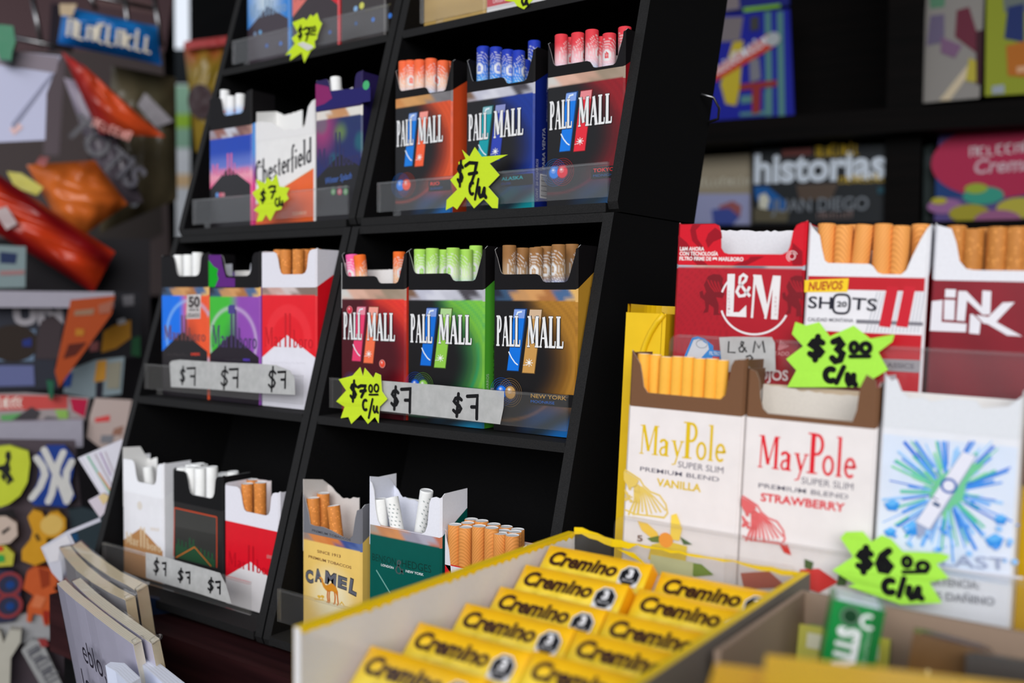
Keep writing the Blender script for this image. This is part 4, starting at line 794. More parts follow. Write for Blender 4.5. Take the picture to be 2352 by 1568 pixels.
def ex_sh(pl, q_, p):
    q = lambda X, Y: q_(*zr(X, Y)); K = S(26, 24, 40); GY = S(120, 118, 126); R2 = S(198, 20, 40)
    pl.poly([(1, 0), (p.w - 1, 0), (p.w - 1, q(1780, 716)[1]), (1, q(1100, 686)[1])], S(186, 14, 30)); pl.poly([(1, p.hb), (1, q(1110, 452)[1]), (p.w - 1, q(1795, 468)[1]), (p.w - 1, p.hb)], S(186, 14, 30))
    for i in range(15): pl.stroke([q(1520 + i*19, 470), q(1455 + i*21, 700)], .35, S(176, 178, 186))
    pl.poly([q(1400, 626), q(1778, 642), q(1778, 662), q(1400, 648)], GY)
    for a, b in ((1575, 1640), (1672, 1738)): pl.poly([q(a, 436), q(b, 440), q(b - 46, 672), q(a - 46, 664)], R2)
    pl.poly([q(1107, 403), q(1358, 393), q(1350, 470), q(1106, 472)], S(240, 200, 30)); pl.text('NUEVOS', q(1128, 460), q(1326, 454), 3.5, S(176, 70, 20), .035, .2)
    for t, a, b in (('SH', 1126, 1262), ('TS', 1372, 1516)): pl.text(t, q(a, 560 + (8 if t == 'TS' else 0)), q(b, 566 + (12 if t == 'TS' else 0)), 5.0, K, .015)
    a, b = q(1316, 538); rw, rh = 3.3, 3.9
    pl.stroke([(a + rw*(abs(math.cos(t))**.6)*(1 if math.cos(t) > 0 else -1), b + rh*(abs(math.sin(t))**.6)*(1 if math.sin(t) > 0 else -1)) for t in [2*math.pi*i/32 for i in range(33)]], .95, K)
    pl.text('20', q(1290, 553), q(1346, 555), 2.2, K, .03); pl.text('CALIDAD MONTANA', q(1125, 634), q(1384, 642), 1.5, GY, .02)
    pl.poly([q(1480, 846), q(1766, 858), q(1760, 928), q(1480, 912)], S(150, 146, 150)); pl.text('CLASSICS', q(1515, 893), q(1728, 905), 1.9, S(100, 96, 104), .03)
p = pack('white and red pack with a yellow corner flash, middle of the upper step', D, YT, ZT, zr(1108, 500), zr(1800, 500), zr(1300, 92), zr(1500, 383), sh_fn, S(180, 16, 30), S(226, 226, 230), [(0, 0), (.03, 1), (.1, 4.5), (.125, 10), (.155, 15), (.185, 16), (.53, 16.2), (.56, 17), (.6, 19.6), (.64, 20.3), (.79, 20.3), (.83, 18.5), (.87, 13), (.93, 6), (1, 1.5)], art=ex_sh, group=GT, nx=60, ny=80)
cigs(p, 'tan_line', zr, [(1235, 84), (1332, 94), (1392, 92, 1), (1450, 90, 0, 4), (1556, 86), (1655, 97), (1768, 88, 1)], 'tan-tipped cigarette in the white and red pack with yellow flash', 'tan-tipped cigarettes')
def ex_lk(pl, q_, p):
    q = lambda X, Y: q_(*zr(X, Y)); WH = S(222, 220, 226)
    for pts in ([(1830, 522), (1890, 516), (1884, 640), (2026, 650), (2022, 698), (1818, 690)], [(1906, 454), (1966, 456), (1963, 502), (1903, 500)], [(1900, 514), (1961, 516), (1956, 630), (1897, 627)], [(1980, 464), (2026, 466), (2112, 556), (2116, 462), (2166, 466), (2160, 598), (2118, 600), (2028, 518), (2016, 636), (1968, 632)],
                [(2046, 596), (2062, 596), (2106, 640), (2098, 710), (2040, 704)], [(2078, 600), (2150, 612), (2232, 530), (2300, 528), (2194, 640), (2342, 722), (2256, 716), (2146, 652), (2122, 648)]): pl.poly([q(*t) for t in pts], WH)
p = pack('deep crimson pack with angular white lettering, cut by the picture edge', D, YT, ZT, zr(1824, 500), zr(2400, 500), zr(1860, 96), zr(1950, 402), lambda u, v: mix(S(96, 4, 20), S(130, 10, 30), v + .15*math.sin(u*14 + v*9)), S(110, 8, 24), S(222, 222, 228), [(0, 0), (.12, 1.5), (.16, 7), (.19, 14), (.24, 17), (.3, 17.5), (.9, 17.5), (.95, 8), (1, 2)], art=ex_lk, group=GT, nx=50, ny=70, wmin=.0500)
cigs(p, 'brown_cork', zr, [(1970, 96), (2068, 116, 0), (2206, 104), (2312, 103), (2140, 110, 1), (2390, 100, 0)], 'speckled cork-tipped cigarette in the crimson pack', 'cork-tipped cigarettes in the crimson pack')
def maypole(col, kind, M0, base, sup, pre, kin, wing, low, kh):
    def art(pl, q_, p):
        q = lambda X, Y: q_(*zm(X, Y)); GY = S(100, 96, 110); k = 13.6
        (x0, y0), (x1, y1) = base; L_ = lambda f: q(x0 + (x1 - x0)*f, y0 + (y1 - y0)*f)
        pl.up(); pl.roman('M', L_(0), L_(.235), M0/k, col, wt=.8); pl.roman('ay', L_(.22), L_(.52), M0*1.12/k, col, wt=.85); pl.roman('P', L_(.50), L_(.70), M0*1.22/k, col, wt=.85); pl.roman('ole', L_(.65), L_(1.01), M0*1.18/k, col, wt=.85)
        pl.text('SUPER SLIM', q(*sup[0]), q(*sup[1]), 2.7, GY, .0, fn=lambda a, b: (a, b)); pl.text('PREMIUM BLEND', q(*pre[0]), q(*pre[1]), 1.9, GY, .005); pl.text(kind, q(*kin[0]), q(*kin[1]), kh, col, .025)
        wc = mix(col, (.85, .85, .8), .15)
        ox, oy = wing; n = 9
        rg = random.Random(5)
        W_ = lambda a, b: q(ox + a, oy + b)
        pl.stroke([W_(5, 5), W_(45, 30), W_(90, 60), W_(110, 95), W_(150, 130), W_(200, 150), W_(235, 200), W_(245, 250), W_(225, 275), W_(150, 265), W_(60, 255), W_(5, 230)], .75, wc)
        for i in range(n): 
            a = i/(n-1); pl.stroke([W_(60 + 45*a, 85 + 20*a), W_(40 + 110*a + 20, 180 - 20*a), W_(25 + 210*a, 258 - 15*a + rg.uniform(-8, 8))], .55 + .5*rg.random(), wc)
        for i in range(40):
            t, r = rg.random(), rg.random(); pl.disc(*W_(8 + 75*t, 15 + 60*t + 160*r*(1-.3*t)), .35 + .5*rg.random(), wc, n=7)
        pl.poly([W_(2, 10), W_(45, 35), W_(85, 62), W_(70, 95), W_(30, 110), W_(2, 60)], wc)
        low(pl, q, p)
    return art
def low_v(pl, q, p):
    for pts, c in (([(160, 1015), (215, 1030), (270, 1080), (290, 1125), (240, 1115), (185, 1070)], S(238, 196, 70)), ([(350, 985), (380, 975), (412, 1060), (395, 1130), (345, 1120)], S(244, 206, 80)), ([(215, 1115), (280, 1100), (300, 1140), (240, 1135)], S(96, 120, 50)), ([(240, 1150), (330, 1130), (440, 1160), (430, 1260), (300, 1270), (220, 1230)], S(220, 190, 60)), ([(400, 1105), (470, 1150), (420, 1150)], S(70, 100, 60)), ([(390, 1240), (520, 1260), (590, 1320), (480, 1330)], S(110, 140, 40))): pl.poly([q(*t) for t in pts], c)
    pl.disc(*q(320, 1125), 3.2, S(236, 150, 50)); pl.text('5', q(160, 1130), q(190, 1132), 2.6, S(110, 80, 70), .02)
    pl.rect(*q(230, 1310), *q(475, 1250), S(196, 198, 150))
def low_s(pl, q, p):
    R1 = S(206, 40, 36)
    for pts, c in (([(1075, 1290), (1180, 1285), (1290, 1360), (1180, 1420), (1060, 1380)], R1), ([(740, 1310), (900, 1300), (1000, 1390), (760, 1400)], S(170, 70, 56)), ([(1100, 1230), (1150, 1250), (1140, 1295), (1100, 1280)], S(60, 90, 46)), ([(1290, 1320), (1340, 1330), (1330, 1380), (1280, 1380)], S(70, 100, 50)), ([(960, 1150), (1005, 1150), (1025, 1210), (985, 1195)], R1)): pl.poly([q(*t) for t in pts], c)
MW = lambda u, v: S(226, 220, 219)
BRN = S(112, 78, 54)
p = pack('white slim pack with yellow lettering, left end of the lower step', D, YB, ZB, zm(95, 600), zm(748, 600), zm(400, 92), zm(420, 398), MW, S(220, 214, 210), BRN, [(0, 0), (.045, 1.5), (.09, 5), (.11, 9), (.13, 14.5), (.17, 17), (.80, 17), (.84, 15), (.86, 9), (.875, 3), (.9, .5), (1, 0)],
         art=maypole(S(216, 182, 26), 'VANILLA', 172, ((165, 640), (648, 690)), ((385, 716), (640, 752)), ((172, 736), (616, 798)), ((265, 820), (514, 856)), (82, 725), low_v, 3.3), group=GB, inner=S(214, 208, 200), nx=12, ny=16)
cigs(p, 'slim', zm, [(195, 78), (262, 84, .3), (322, 96), (386, 94), (447, 96), (508, 104), (578, 106), (636, 114)], 'yellow-tipped slim cigarette in the pack with yellow lettering', 'slim yellow cigarettes', 3.6)
p = pack('white slim pack with red lettering and empty torn top', D, YB, ZB, zm(752, 640), zm(1500, 640), zm(1300, 206), zm(1140, 465), MW, S(220, 214, 210), BRN, [(0, 0), (.07, .8), (.1, 4), (.115, 11), (.14, 15.5), (.18, 17.3), (.82, 17.3), (.845, 13), (.86, 4), (.9, -1), (.97, 1), (1, 4)],
         art=maypole(S(214, 32, 46), 'STRAWBERRY', 178, ((830, 716), (1380, 782)), ((1080, 808), (1370, 846)), ((838, 830), (1342, 896)), ((850, 905), (1324, 968)), (742, 872), low_s, 3.3), liner=[(.1, 95), (.5, 93.5), (.86, 93.5)], lcol=S(212, 204, 194), group=GB, inner=S(196, 176, 150), nx=12, ny=16)
def ex_bl(pl, q_, p):
    q = lambda X, Y: q_(*zm(X, Y)); rg = random.Random(3); cx, cy = 1900, 860
    y0 = q(1700, 545)[1]; y1 = q(1700, 1290)[1]
    pl.grid(1, max(y1, 0), p.w - 1, min(y0, p.hb), 24, 26, lambda u, v: mix(S(206, 218, 236), S(222, 226, 236), abs(u - .5) + .3*math.sin(u*7 + v*5)))
    for i in range(150):
        a = rg.uniform(0, 6.283); r0 = rg.uniform(20, 160); r1 = r0 + rg.uniform(40, 260); ca, sa = math.cos(a), math.sin(a)*1.05
        c = rg.choice([S(60, 140, 226), S(110, 170, 236), S(90, 190, 160), S(40, 110, 210), S(150, 196, 240), S(120, 206, 150)])
        x0, x1 = cx + ca*r0, cx + ca*r1; X0, X1 = 1530, 2315
        if not (X0 < x0 < X1): continue
        x1 = max(X0, min(X1, x1)); yb = cy + sa*r1
        if not 570 < yb < 1270: yb = max(570, min(1270, yb))
        pl.stroke([q(x0, cy + sa*r0), q((x0+x1)/2, (cy+sa*r0+yb)/2), q(x1, yb)], rg.uniform(.3, 1.3), c)
    for c, pts in ((S(60, 176, 110), [(1800, 880), (1830, 790), (1960, 700), (2110, 690), (2010, 800), (1990, 900), (1900, 960), (1850, 1000)]),): pl.poly([q(*t) for t in pts], mix(c, S(160, 220, 190), .35))
    for X, Y, s_ in ((1590, 930, 45), (1700, 1060, 55), (2165, 1130, 55), (2200, 1010, 40), (1580, 1080, 36)):
        pl.poly([q(X - s_, Y - s_*.2), q(X + s_*.1, Y - s_*.8), q(X + s_, Y - s_*.3), q(X + s_*.6, Y + s_*.7), q(X - s_*.5, Y + s_*.6)], S(50, 140, 220)); pl.poly([q(X - s_, Y - s_*.2), q(X + s_*.1, Y - s_*.8), q(X + s_, Y - s_*.3), q(X, Y + s_*.1)], S(96, 176, 236))
    pl.poly([q(*t) for t in [(1985, 630), (2070, 650), (1820, 1060), (1735, 1120), (1725, 1020)]], S(150, 160, 190)); pl.poly([q(*t) for t in [(1990, 628), (2062, 655), (1800, 1062), (1728, 1022)]], S(222, 222, 234))
    pl.ring(*q(1910, 820), 2.4, .9, S(40, 90, 170)); pl.stroke([q(1822, 915), q(1860, 935)], 1.4, S(50, 80, 120)); pl.stroke([q(1815, 880), q(1850, 900)], .4, S(50, 80, 120))
    for i in range(30):
        X, Y = rg.uniform(1530, 2300), rg.uniform(1040, 1250); pl.disc(*q(X, Y), rg.uniform(.3, 1.2), rg.choice([S(80, 150, 230), S(140, 190, 240)]), n=7)
    pl.text('BLAST', q(1780, 1262), q(2240, 1292), 4.4, S(150, 160, 190), .0)
    pl.poly([q(1480, 1225), q(2330, 1330), q(2330, 1345), q(1480, 1240)], S(206, 206, 214)); G2 = S(150, 152, 160)
    pl.text('ADVERTENCIA:', q(1690, 1360), q(2085, 1398), 2.8, G2, .02); pl.text('ES DAÑINO', q(1815, 1452), q(2170, 1490), 2.9, G2, .02)
p = pack('white pack with blue and green burst and ragged torn top', D, YB, ZB, zm(1515, 700), zm(2310, 700), zm(1600, 215), zm(1900, 520), lambda u, v: S(222, 224, 230), S(210, 214, 222), S(214, 217, 222), [(0, -.5), (.06, 1.5), (.1, .5), (.14, 5), (.2, 7.5), (.3, 6.8), (.36, 8), (.5, 6.4), (.68, 6.4), (.72, 9), (.9, 7.5), (1, 4)], art=ex_bl, liner=[(.1, 92), (.6, 93), (.98, 92)], lcol=S(206, 210, 216), group=GB, nx=12, ny=16)
mb = MB('paper'); cx_ = D.hit(1545, 1320, 0)  # spacer

# ------------------------------------------------------------------ price tags and tapes
FLUO = S(200, 226, 44, 1.0); FLUO2 = S(172, 236, 78, 1.0); INK = S(16, 16, 18)
def star(label, fr, y, zf, outline, writing, col=FLUO, curl=1.0, th=.3, extra=None, wd=1.0):
    P = [fr.hit(*zf(*o), y) for o in outline]; c = sum(P, Vector()) / len(P)
    f2 = fr.sub(c); root = f2; P2 = [((p - c)[0]*1000, (p - c)[2]*1000) for p in P]
    mb = MB('paper'); rmax = max(math.hypot(*p) for p in P2)
    bend = lambda a, b: -curl*.55*(max(0, math.hypot(a, b)/rmax - .72)/.28)*(1 if (a*1.3 + b*2.1) % 5 > 2.5 else 0)
    # a fan from inner ring keeps the middle flat and lets the points lift off
    inner = [(a*.5, b*.5) for a, b in P2]; k = len(P2)
    V = [(a, 0, b) for a, b in inner] + [(a, bend(a, b), b) for a, b in P2]; Fs = [(i, (i+1) % k, k + (i+1) % k, k + i) for i in range(k)]
    T = tri(P2); V0 = [(a, bend(a, b), b) for a, b in P2]
    mb.mesh(V0, T, col); mb.mesh([(a, y_ + th, b) for a, y_, b in V0], [t[::-1] for t in T], mix(col, (.8, .8, .75), .5))
    for i in range(k): j = (i+1) % k; mb.face([V0[i], (V0[i][0], V0[i][1] + th, V0[i][2]), (V0[j][0], V0[j][1] + th, V0[j][2]), V0[j]], mix(col, (.8,)*3, .3))
    pl = Pl(mb, (0, -curl*.9 if False else -.05 - .0, 0), eps=.02); q = lambda X, Y: ((fr.hit(*zf(X, Y), y) - c)[0]*1000, (fr.hit(*zf(X, Y), y) - c)[2]*1000)
    pl.o = Vector((0, -.45, 0))
    for ch, box, w_ in writing: pl.hand(ch, box, w_*wd, INK, q)
    if extra: extra(pl, q)
    o = mb.build('price_tag', None, f2.mat(), .001); return tag(o, label, 'price tag', 'fluorescent star price tags')
star('yellow star price tag under the dark blue pack of the upper right rack', W, .0025, z2, [(755, 1018), (803, 1085), (985, 1070), (858, 1132), (927, 1212), (848, 1294), (918, 1374), (914, 1442), (876, 1440), (818, 1378), (750, 1442), (690, 1362), (632, 1450), (605, 1428), (555, 1455), (560, 1385), (634, 1312), (585, 1246), (650, 1180), (642, 1122), (692, 1100), (667, 1037), (718, 1085)],
     [('$', (638, 1130, 678, 1270), 1.7), ('7', (693, 1118, 775, 1285), 1.9), ('c', (718, 1262, 755, 1345), 1.7), ('/', (752, 1240, 792, 1380), 1.6), ('u', (785, 1292, 838, 1370), 2.2)])
star('yellow star price tag stuck over the white and orange pack', W, .0025, z1, [(385, 1240), (450, 1270), (462, 1225), (495, 1255), (530, 1205), (548, 1290), (618, 1300), (598, 1345), (615, 1378), (570, 1410), (560, 1450), (520, 1460), (485, 1530), (455, 1485), (430, 1530), (390, 1535), (408, 1478), (372, 1455), (410, 1420), (362, 1335), (405, 1300)],
     [('$', (420, 1320, 455, 1395), 1.5), ('7', (478, 1285, 525, 1370), 1.5), ('c', (520, 1375, 545, 1425), 1.3), ('/', (540, 1365, 558, 1430), 1.2), ('u', (552, 1385, 580, 1425), 1.4)])
zt5 = Zm(540, 0, 5.6)
star('crumpled yellow star price tag on the top left tray', W, .0385, zt5, [(735, 290), (880, 230), (920, 262), (970, 185), (1000, 215), (1055, 165), (1085, 265), (1118, 300), (1060, 450), (1055, 500), (1020, 530), (1030, 610), (970, 655), (890, 808), (855, 675), (705, 780), (720, 690), (645, 710), (770, 560), (725, 490), (810, 425)],
     [('$', (815, 350, 870, 490), 1.5), ('7', (890, 350, 960, 520), 1.5), ('0', (968, 345, 1005, 420), 1.0), ('0', (1010, 335, 1045, 410), 1.0), ('_', (970, 425, 1040, 450), .9)], extra=lambda pl, q: pl.poly([q(*t) for t in [(808, 570), (880, 540), (1000, 590), (1010, 620), (940, 655)]], S(205, 203, 198)))
z7 = Zm(940, 0, 3.36)
star('yellow price tag showing only its lower tip at the top of the picture', W, .0385, z7, [(700, -60), (800, -80), (900, -75), (960, -20), (950, 5), (885, 72), (830, 45), (810, 15), (740, 5)], [('u', (870, -30, 925, 45), 1.6)])
star('yellow star price tag at the left of the middle right tray, seven pesos', W, -.0362, z4, [(300, 960), (318, 1020), (330, 965), (385, 1030), (400, 995), (435, 1010), (440, 1115), (475, 1165), (425, 1215), (418, 1320), (395, 1280), (350, 1325), (305, 1265), (245, 1325), (225, 1280), (175, 1288), (200, 1215), (150, 1180), (210, 1110), (165, 1038), (250, 1015)],
     [('$', (240, 1060, 280, 1165), 1.9), ('7', (290, 1075, 340, 1150), 1.9), ('0', (358, 1072, 384, 1122), 1.2), ('0', (392, 1068, 424, 1120), 1.2), ('_', (362, 1122, 418, 1140), 1.1), ('c', (318, 1170, 352, 1235), 1.7), ('/', (350, 1165, 392, 1285), 1.5), ('u', (388, 1205, 420, 1255), 1.4)])
star('lime star price tag on the upper yellow display, three pesos', D, -.0085, zr, [(1055, 640), (1115, 660), (1190, 640), (1250, 722), (1385, 660), (1480, 735), (1618, 710), (1605, 752), (1525, 812), (1580, 912), (1500, 960), (1480, 1010), (1010, 1010), (1060, 915), (1002, 850), (1098, 778), (1035, 708)],
     [('$', (1135, 735, 1215, 840), 2.4), ('3', (1262, 740, 1330, 862), 2.6), ('0', (1366, 755, 1412, 812), 1.9), ('0', (1424, 758, 1486, 815), 1.9), ('_', (1368, 822, 1476, 838), 1.6), ('c', (1220, 905, 1286, 975), 2.4), ('/', (1275, 895, 1345, 985), 2.0), ('u', (1348, 930, 1400, 1000), 2.2)], FLUO2)
star('lime star price tag on the lower yellow display, six pesos', D, -.0365, zm, [(1298, 1115), (1330, 1080), (1425, 1078), (1475, 1135), (1530, 1098), (1585, 1120), (1650, 1190), (1860, 1198), (1915, 1215), (1895, 1240), (1840, 1262), (1910, 1340), (1800, 1365), (1870, 1480), (1640, 1490), (1340, 1385), (1380, 1375), (1255, 1295), (1370, 1220)],
     [('$', (1398, 1180, 1475, 1290), 2.5), ('6', (1506, 1185, 1590, 1298), 2.6), ('0', (1650, 1220, 1700, 1275), 1.8), ('0', (1728, 1248, 1800, 1300), 1.8), ('_', (1655, 1275, 1782, 1312), 1.6), ('c', (1540, 1350, 1610, 1420), 2.4), ('/', (1620, 1340, 1668, 1440), 2.0), ('u', (1680, 1385, 1760, 1455), 2.4)], FLUO2)
def tape(label, fr, y, zf, outline, writing, wd=1.3):
    P = [fr.hit(*zf(*o), y) for o in outline]; c = sum(P, Vector()) / len(P); f2 = fr.sub(c); P2 = [((p - c)[0]*1000, (p - c)[2]*1000) for p in P]
    mb = MB('tape', 'ink'); mb.sheet(P2, (Vector((0, 0, 0)), Vector((1, 0, 0)), Vector((0, 0, 1)), Vector((0, -1, 0))), .12, (1, 1, 1))
    pl = Pl(mb, (0, -.06, 0), eps=.02, m='ink'); q = lambda X, Y: ((fr.hit(*zf(X, Y), y) - c)[0]*1000, (fr.hit(*zf(X, Y), y) - c)[2]*1000)
    for ch, box in writing: pl.hand(ch, box, wd, INK, q)
    return tag(mb.build('price_tape', None, f2.mat(), .001), label, 'price tape', 'handwritten tape price strips')
tape('pale tape strip with three prices on the middle left tray', W, -.0342, z3, [(218, 1045), (235, 1030), (290, 1022), (600, 1042), (870, 1052), (985, 1060), (1085, 1100), (1118, 1150), (1122, 1275), (860, 1262), (480, 1232), (228, 1218)], [('$', (295, 1085, 330, 1185)), ('F', (345, 1078, 410, 1205)), ('$', (588, 1088, 640, 1215)), ('F', (650, 1085, 718, 1220)), ('$', (930, 1090, 985, 1230)), ('F', (1000, 1105, 1060, 1225))], 1.6)
tape('pale tape strip with two prices on the middle right tray', W, -.0342, z4, [(440, 1047), (800, 1075), (1226, 1115), (1222, 1220), (1200, 1328), (900, 1292), (425, 1240)], [('$', (500, 1100, 548, 1215)), ('F', (565, 1095, 630, 1250)), ('$', (898, 1145, 955, 1260)), ('F', (990, 1140, 1062, 1292))], 2.0)
tape('pale tape strip with three prices on the bottom left tray', W, -.0745, z5, [(345, 868), (420, 885), (700, 965), (860, 1012), (900, 1090), (940, 1228), (700, 1150), (460, 1080), (348, 1045)], [('$', (402, 920, 438, 1010)), ('F', (462, 940, 488, 1028)), ('$', (570, 990, 606, 1065)), ('F', (625, 1005, 655, 1082)), ('$', (778, 1055, 816, 1135)), ('F', (832, 1070, 866, 1155))], 1.5)
tape('small paper tape lettered by hand on the dark red pack\'s tray', D, -.0060, zr, [(622, 728), (700, 724), (920, 726), (938, 760), (942, 920), (640, 925)], [('L', (668, 752, 715, 815)), ('&', (730, 750, 780, 812)), ('M', (812, 750, 884, 812)), ('$', (722, 862, 745, 905)), ('3', (768, 830, 820, 902))], .6)

# ------------------------------------------------------------------ open sweets box in front
BX0, BX1, BYB, BYF, BZ = .2275, .3300, -.0790, -.2380, .3000
BFL = .2640
root = thing('sweets_box', 'open yellow and white carton of chocolate bars in the foreground', 'box', Matrix.Translation((BX0, BYF, CZ)))
def bput(mb, n, lab=None, par=None):
    o = mb.build(n, par or root); o.matrix_world = Matrix.Identity(4)
    if lab: o['label'] = lab
    return o
YC = S(232, 196, 16); WI = S(214, 212, 212)
def wall(x0, x1, y0, y1, inside):
    mb = MB('card'); mb.box(x0, x1, y0, y1, CZ, BZ - .0002, WI); rg = random.Random(4); n = 34
    ins = x1 if inside > 0 else x0; out = x0 if inside > 0 else x1
    for i in range(n):                                  # torn yellow rim and yellow outside
        a, b = y0 + (y1-y0)*i/n, y0 + (y1-y0)*(i+1)/n
        mb.face([(out, a, BZ), (out, b, BZ), (ins, b, BZ), (ins, a, BZ)][::-1 if inside < 0 else 1], YC); d = .0018 + rg.random()*.0012
        xi = ins + inside*.00015; mb.face([(xi, a, BZ), (xi, a, BZ - .0016), (xi, (a+b)/2, BZ - d), (xi, b, BZ - .0016), (xi, b, BZ)], YC)
    mb.face([(out - inside*.0002, y0, CZ), (out - inside*.0002, y1, CZ), (out - inside*.0002, y1, BZ), (out - inside*.0002, y0, BZ)], YC if inside > 0 else S(120, 112, 104)); return mb
bput(wall(BX0 - .003, BX0, BYF, BYB, 1), 'side_wall'); bput(wall(BX1, BX1 + .0030, BYF, BYB, -1), 'side_wall')
mb = MB('card'); mb.box(BX0, BX1, BYF, BYB, CZ, BFL, WI); bput(mb, 'raised_floor')
mb = MB('film'); mb.box(BX0, BX1, BYF - .0006, BYF, BFL, BZ - .001); bput(mb, 'front_window', 'clear film front window')
mb = MB('film'); mb.box(BX0, BX1, BYB, BYB + .0006, BFL, BZ - .0004); bw = bput(mb, 'back_window', 'clear film back window')
mb = MB('card'); rg = random.Random(8); top = []; n = 26
for i in range(n + 1):
    u = i/n; x = BX0 + (BX1 - BX0)*u; top.append((x, BZ + .0028*math.exp(-((u - .02)/.12)**2) - .0004 + .0003*rg.uniform(-1, 1)))
bot = [(x, z - (.0026 if x < BX0 + .03 else .0013 if x > BX1 - .022 else .0004) - .0008*rg.random()) for x, z in top]
mb.sheet(bot + top[::-1], (Vector((0, BYB - .0004, 0)), Vector((1, 0, 0)), Vector((0, 0, 1)), Vector((0, -1, 0))), .0005, YC); mb.sheet([(BX0 + .022, BZ - .004), (BX0 + .03, BZ - .0045), (BX0 + .036, BZ - .0085), (BX0 + .029, BZ - .0065)], (Vector((0, BYB - .0005, 0)), Vector((1, 0, 0)), Vector((0, 0, 1)), Vector((0, -1, 0))), .0004, YC)
bput(mb, 'torn_edge', 'ragged yellow torn card edge', bw)
mb = MB('film'); mb.box(BX0 + .0005, BX0 + .020, BYB - .003, BYB - .0022, BFL + .002, BZ + .001); o = mb.build('film_fold', bw); o.matrix_world = Matrix.Identity(4); mb = MB('film'); mb.box(BX1 - .03, BX1 - .002, BYB - .0035, BYB - .0025, BFL + .004, BZ + .0022); o = mb.build('film_fold', bw); o.matrix_world = Matrix.Identity(4)
CH = S(58, 30, 18)
def bar_mesh():
    L_, H_, T_2 = 48.0, 26.0, 8.0; mb = MB('film_print', 'gloss'); nx, nz = 40, 16; rg = random.Random(11)
    def fc(u, v): return mix(mix(S(240, 206, 46), S(238, 180, 24), sst(.55, .95, v)), S(236, 220, 110), .6*sst(.25, .0, abs(v - .42))*sst(.0, .2, u))
    V = []; Cc = []
    for j in range(nz + 1):
        for i in range(nx + 1):
            u, v = i/nx, j/nz; e = 1 - abs(2*u - 1)**10; b = 1 - abs(2*v - 1)**6; wr = .22*math.sin(u*31 + 2*math.sin(v*7)) + .25*math.sin(u*9 - v*5)
            V.append((L_*u, -2.0*e*b - wr*e*b - (0 if 0 < i < nx else .0), -H_ + H_*v)); Cc.append(fc(u, v))
    Fs = [(j*(nx+1)+i, j*(nx+1)+i+1, (j+1)*(nx+1)+i+1, (j+1)*(nx+1)+i) for j in range(nz) for i in range(nx)]
    mb.mesh(V, Fs, Cc, 'film_print', True)
    V2 = [(x, T_2 - 1 + (1 - abs(2*x/L_ - 1)**10)*1.5, z) for x, y, z in V]; mb.mesh(V2, [f[::-1] for f in Fs], Cc, 'film_print', True)
    OR = S(244, 170, 20)
    loop = [i for i in range(nx+1)] + [(j+1)*(nx+1)-1 for j in range(1, nz+1)] + [nz*(nx+1)+i for i in range(nx-1, -1, -1)] + [j*(nx+1) for j in range(nz-1, 0, -1)]
    for a, b in zip(loop, loop[1:] + loop[:1]): mb.face([V[a], V2[a], V2[b], V[b]][::-1], OR, 'film_print')
    pl = Pl(mb, (0, -2.55, -H_), eps=.03, m='gloss')
    pl.text('Cremino', (4.5, 16.2), (36, 16.2), 6.2, CH, .04, .22); pl.scrawl((11, 12.2), (30, 12.2), 1.5, S(206, 176, 60), 9)
    oc = lambda r: [(42 + r*math.cos(math.radians(22.5 + 45*i)), 17.4 + r*math.sin(math.radians(22.5 + 45*i))) for i in range(8)]
    pl.rect(37.7, 13.1, 46.3, 15.4, S(222, 222, 224)); pl.poly(oc(4.9), S(214, 214, 216)); pl.poly(oc(4.35), S(20, 20, 24)); pl.text('3', (40.7, 17.0), (43.3, 17.0), 3.6, S(226, 226, 228), .05); pl.text('SELLOS', (39.4, 15.2), (44.6, 15.2), .9, S(200, 200, 204), .01)
    pl.poly([(6, 3), (22, 6.5), (34, 7.5), (40, 3), (38, 1), (8, 1)], S(110, 50, 30)); pl.text('Cremino', (39, 6), (47, 4.5), 2.0, CH, .04)
    return mb
bars = [(1264, 1251, 'at the very back of the left row'), (1208, 1296, 'second from the back in the left row'), (1150, 1346, 'third from the back in the left row'), (1071, 1384, 'fourth from the back in the left row'), (964, 1428, 'fifth from the back in the left row'), (853, 1482, 'nearest the viewer in the left row'),
        (1520, 1312, 'at the back of the right row'), (1468, 1350, 'second in the right row'), (1398, 1403, 'third in the right row'), (1325, 1446, 'fourth in the right row'), (1226, 1492, 'nearest the viewer in the right row')]
b0 = None; rg = random.Random(2)
for px, py, where in bars:
    x = .2316 if 'left' in where else .2812
    d_ = ray(px, py); v = CAM + d_*((x - CAM[0])/d_[0])
    if b0 is None: b0 = o = bar_mesh().build('chocolate_bar', scale=.001)
    else: o = b0.copy(); COL.objects.link(o)
    a = math.radians(46); f = W.sub((x, v[1], v[2]), rg.uniform(-.02, .02), -a, rg.uniform(-.012, .012)); o.matrix_world = f.mat()
    tag(o, 'yellow wrapped chocolate bar ' + where, 'chocolate bar', 'chocolate bars in the sweets box')

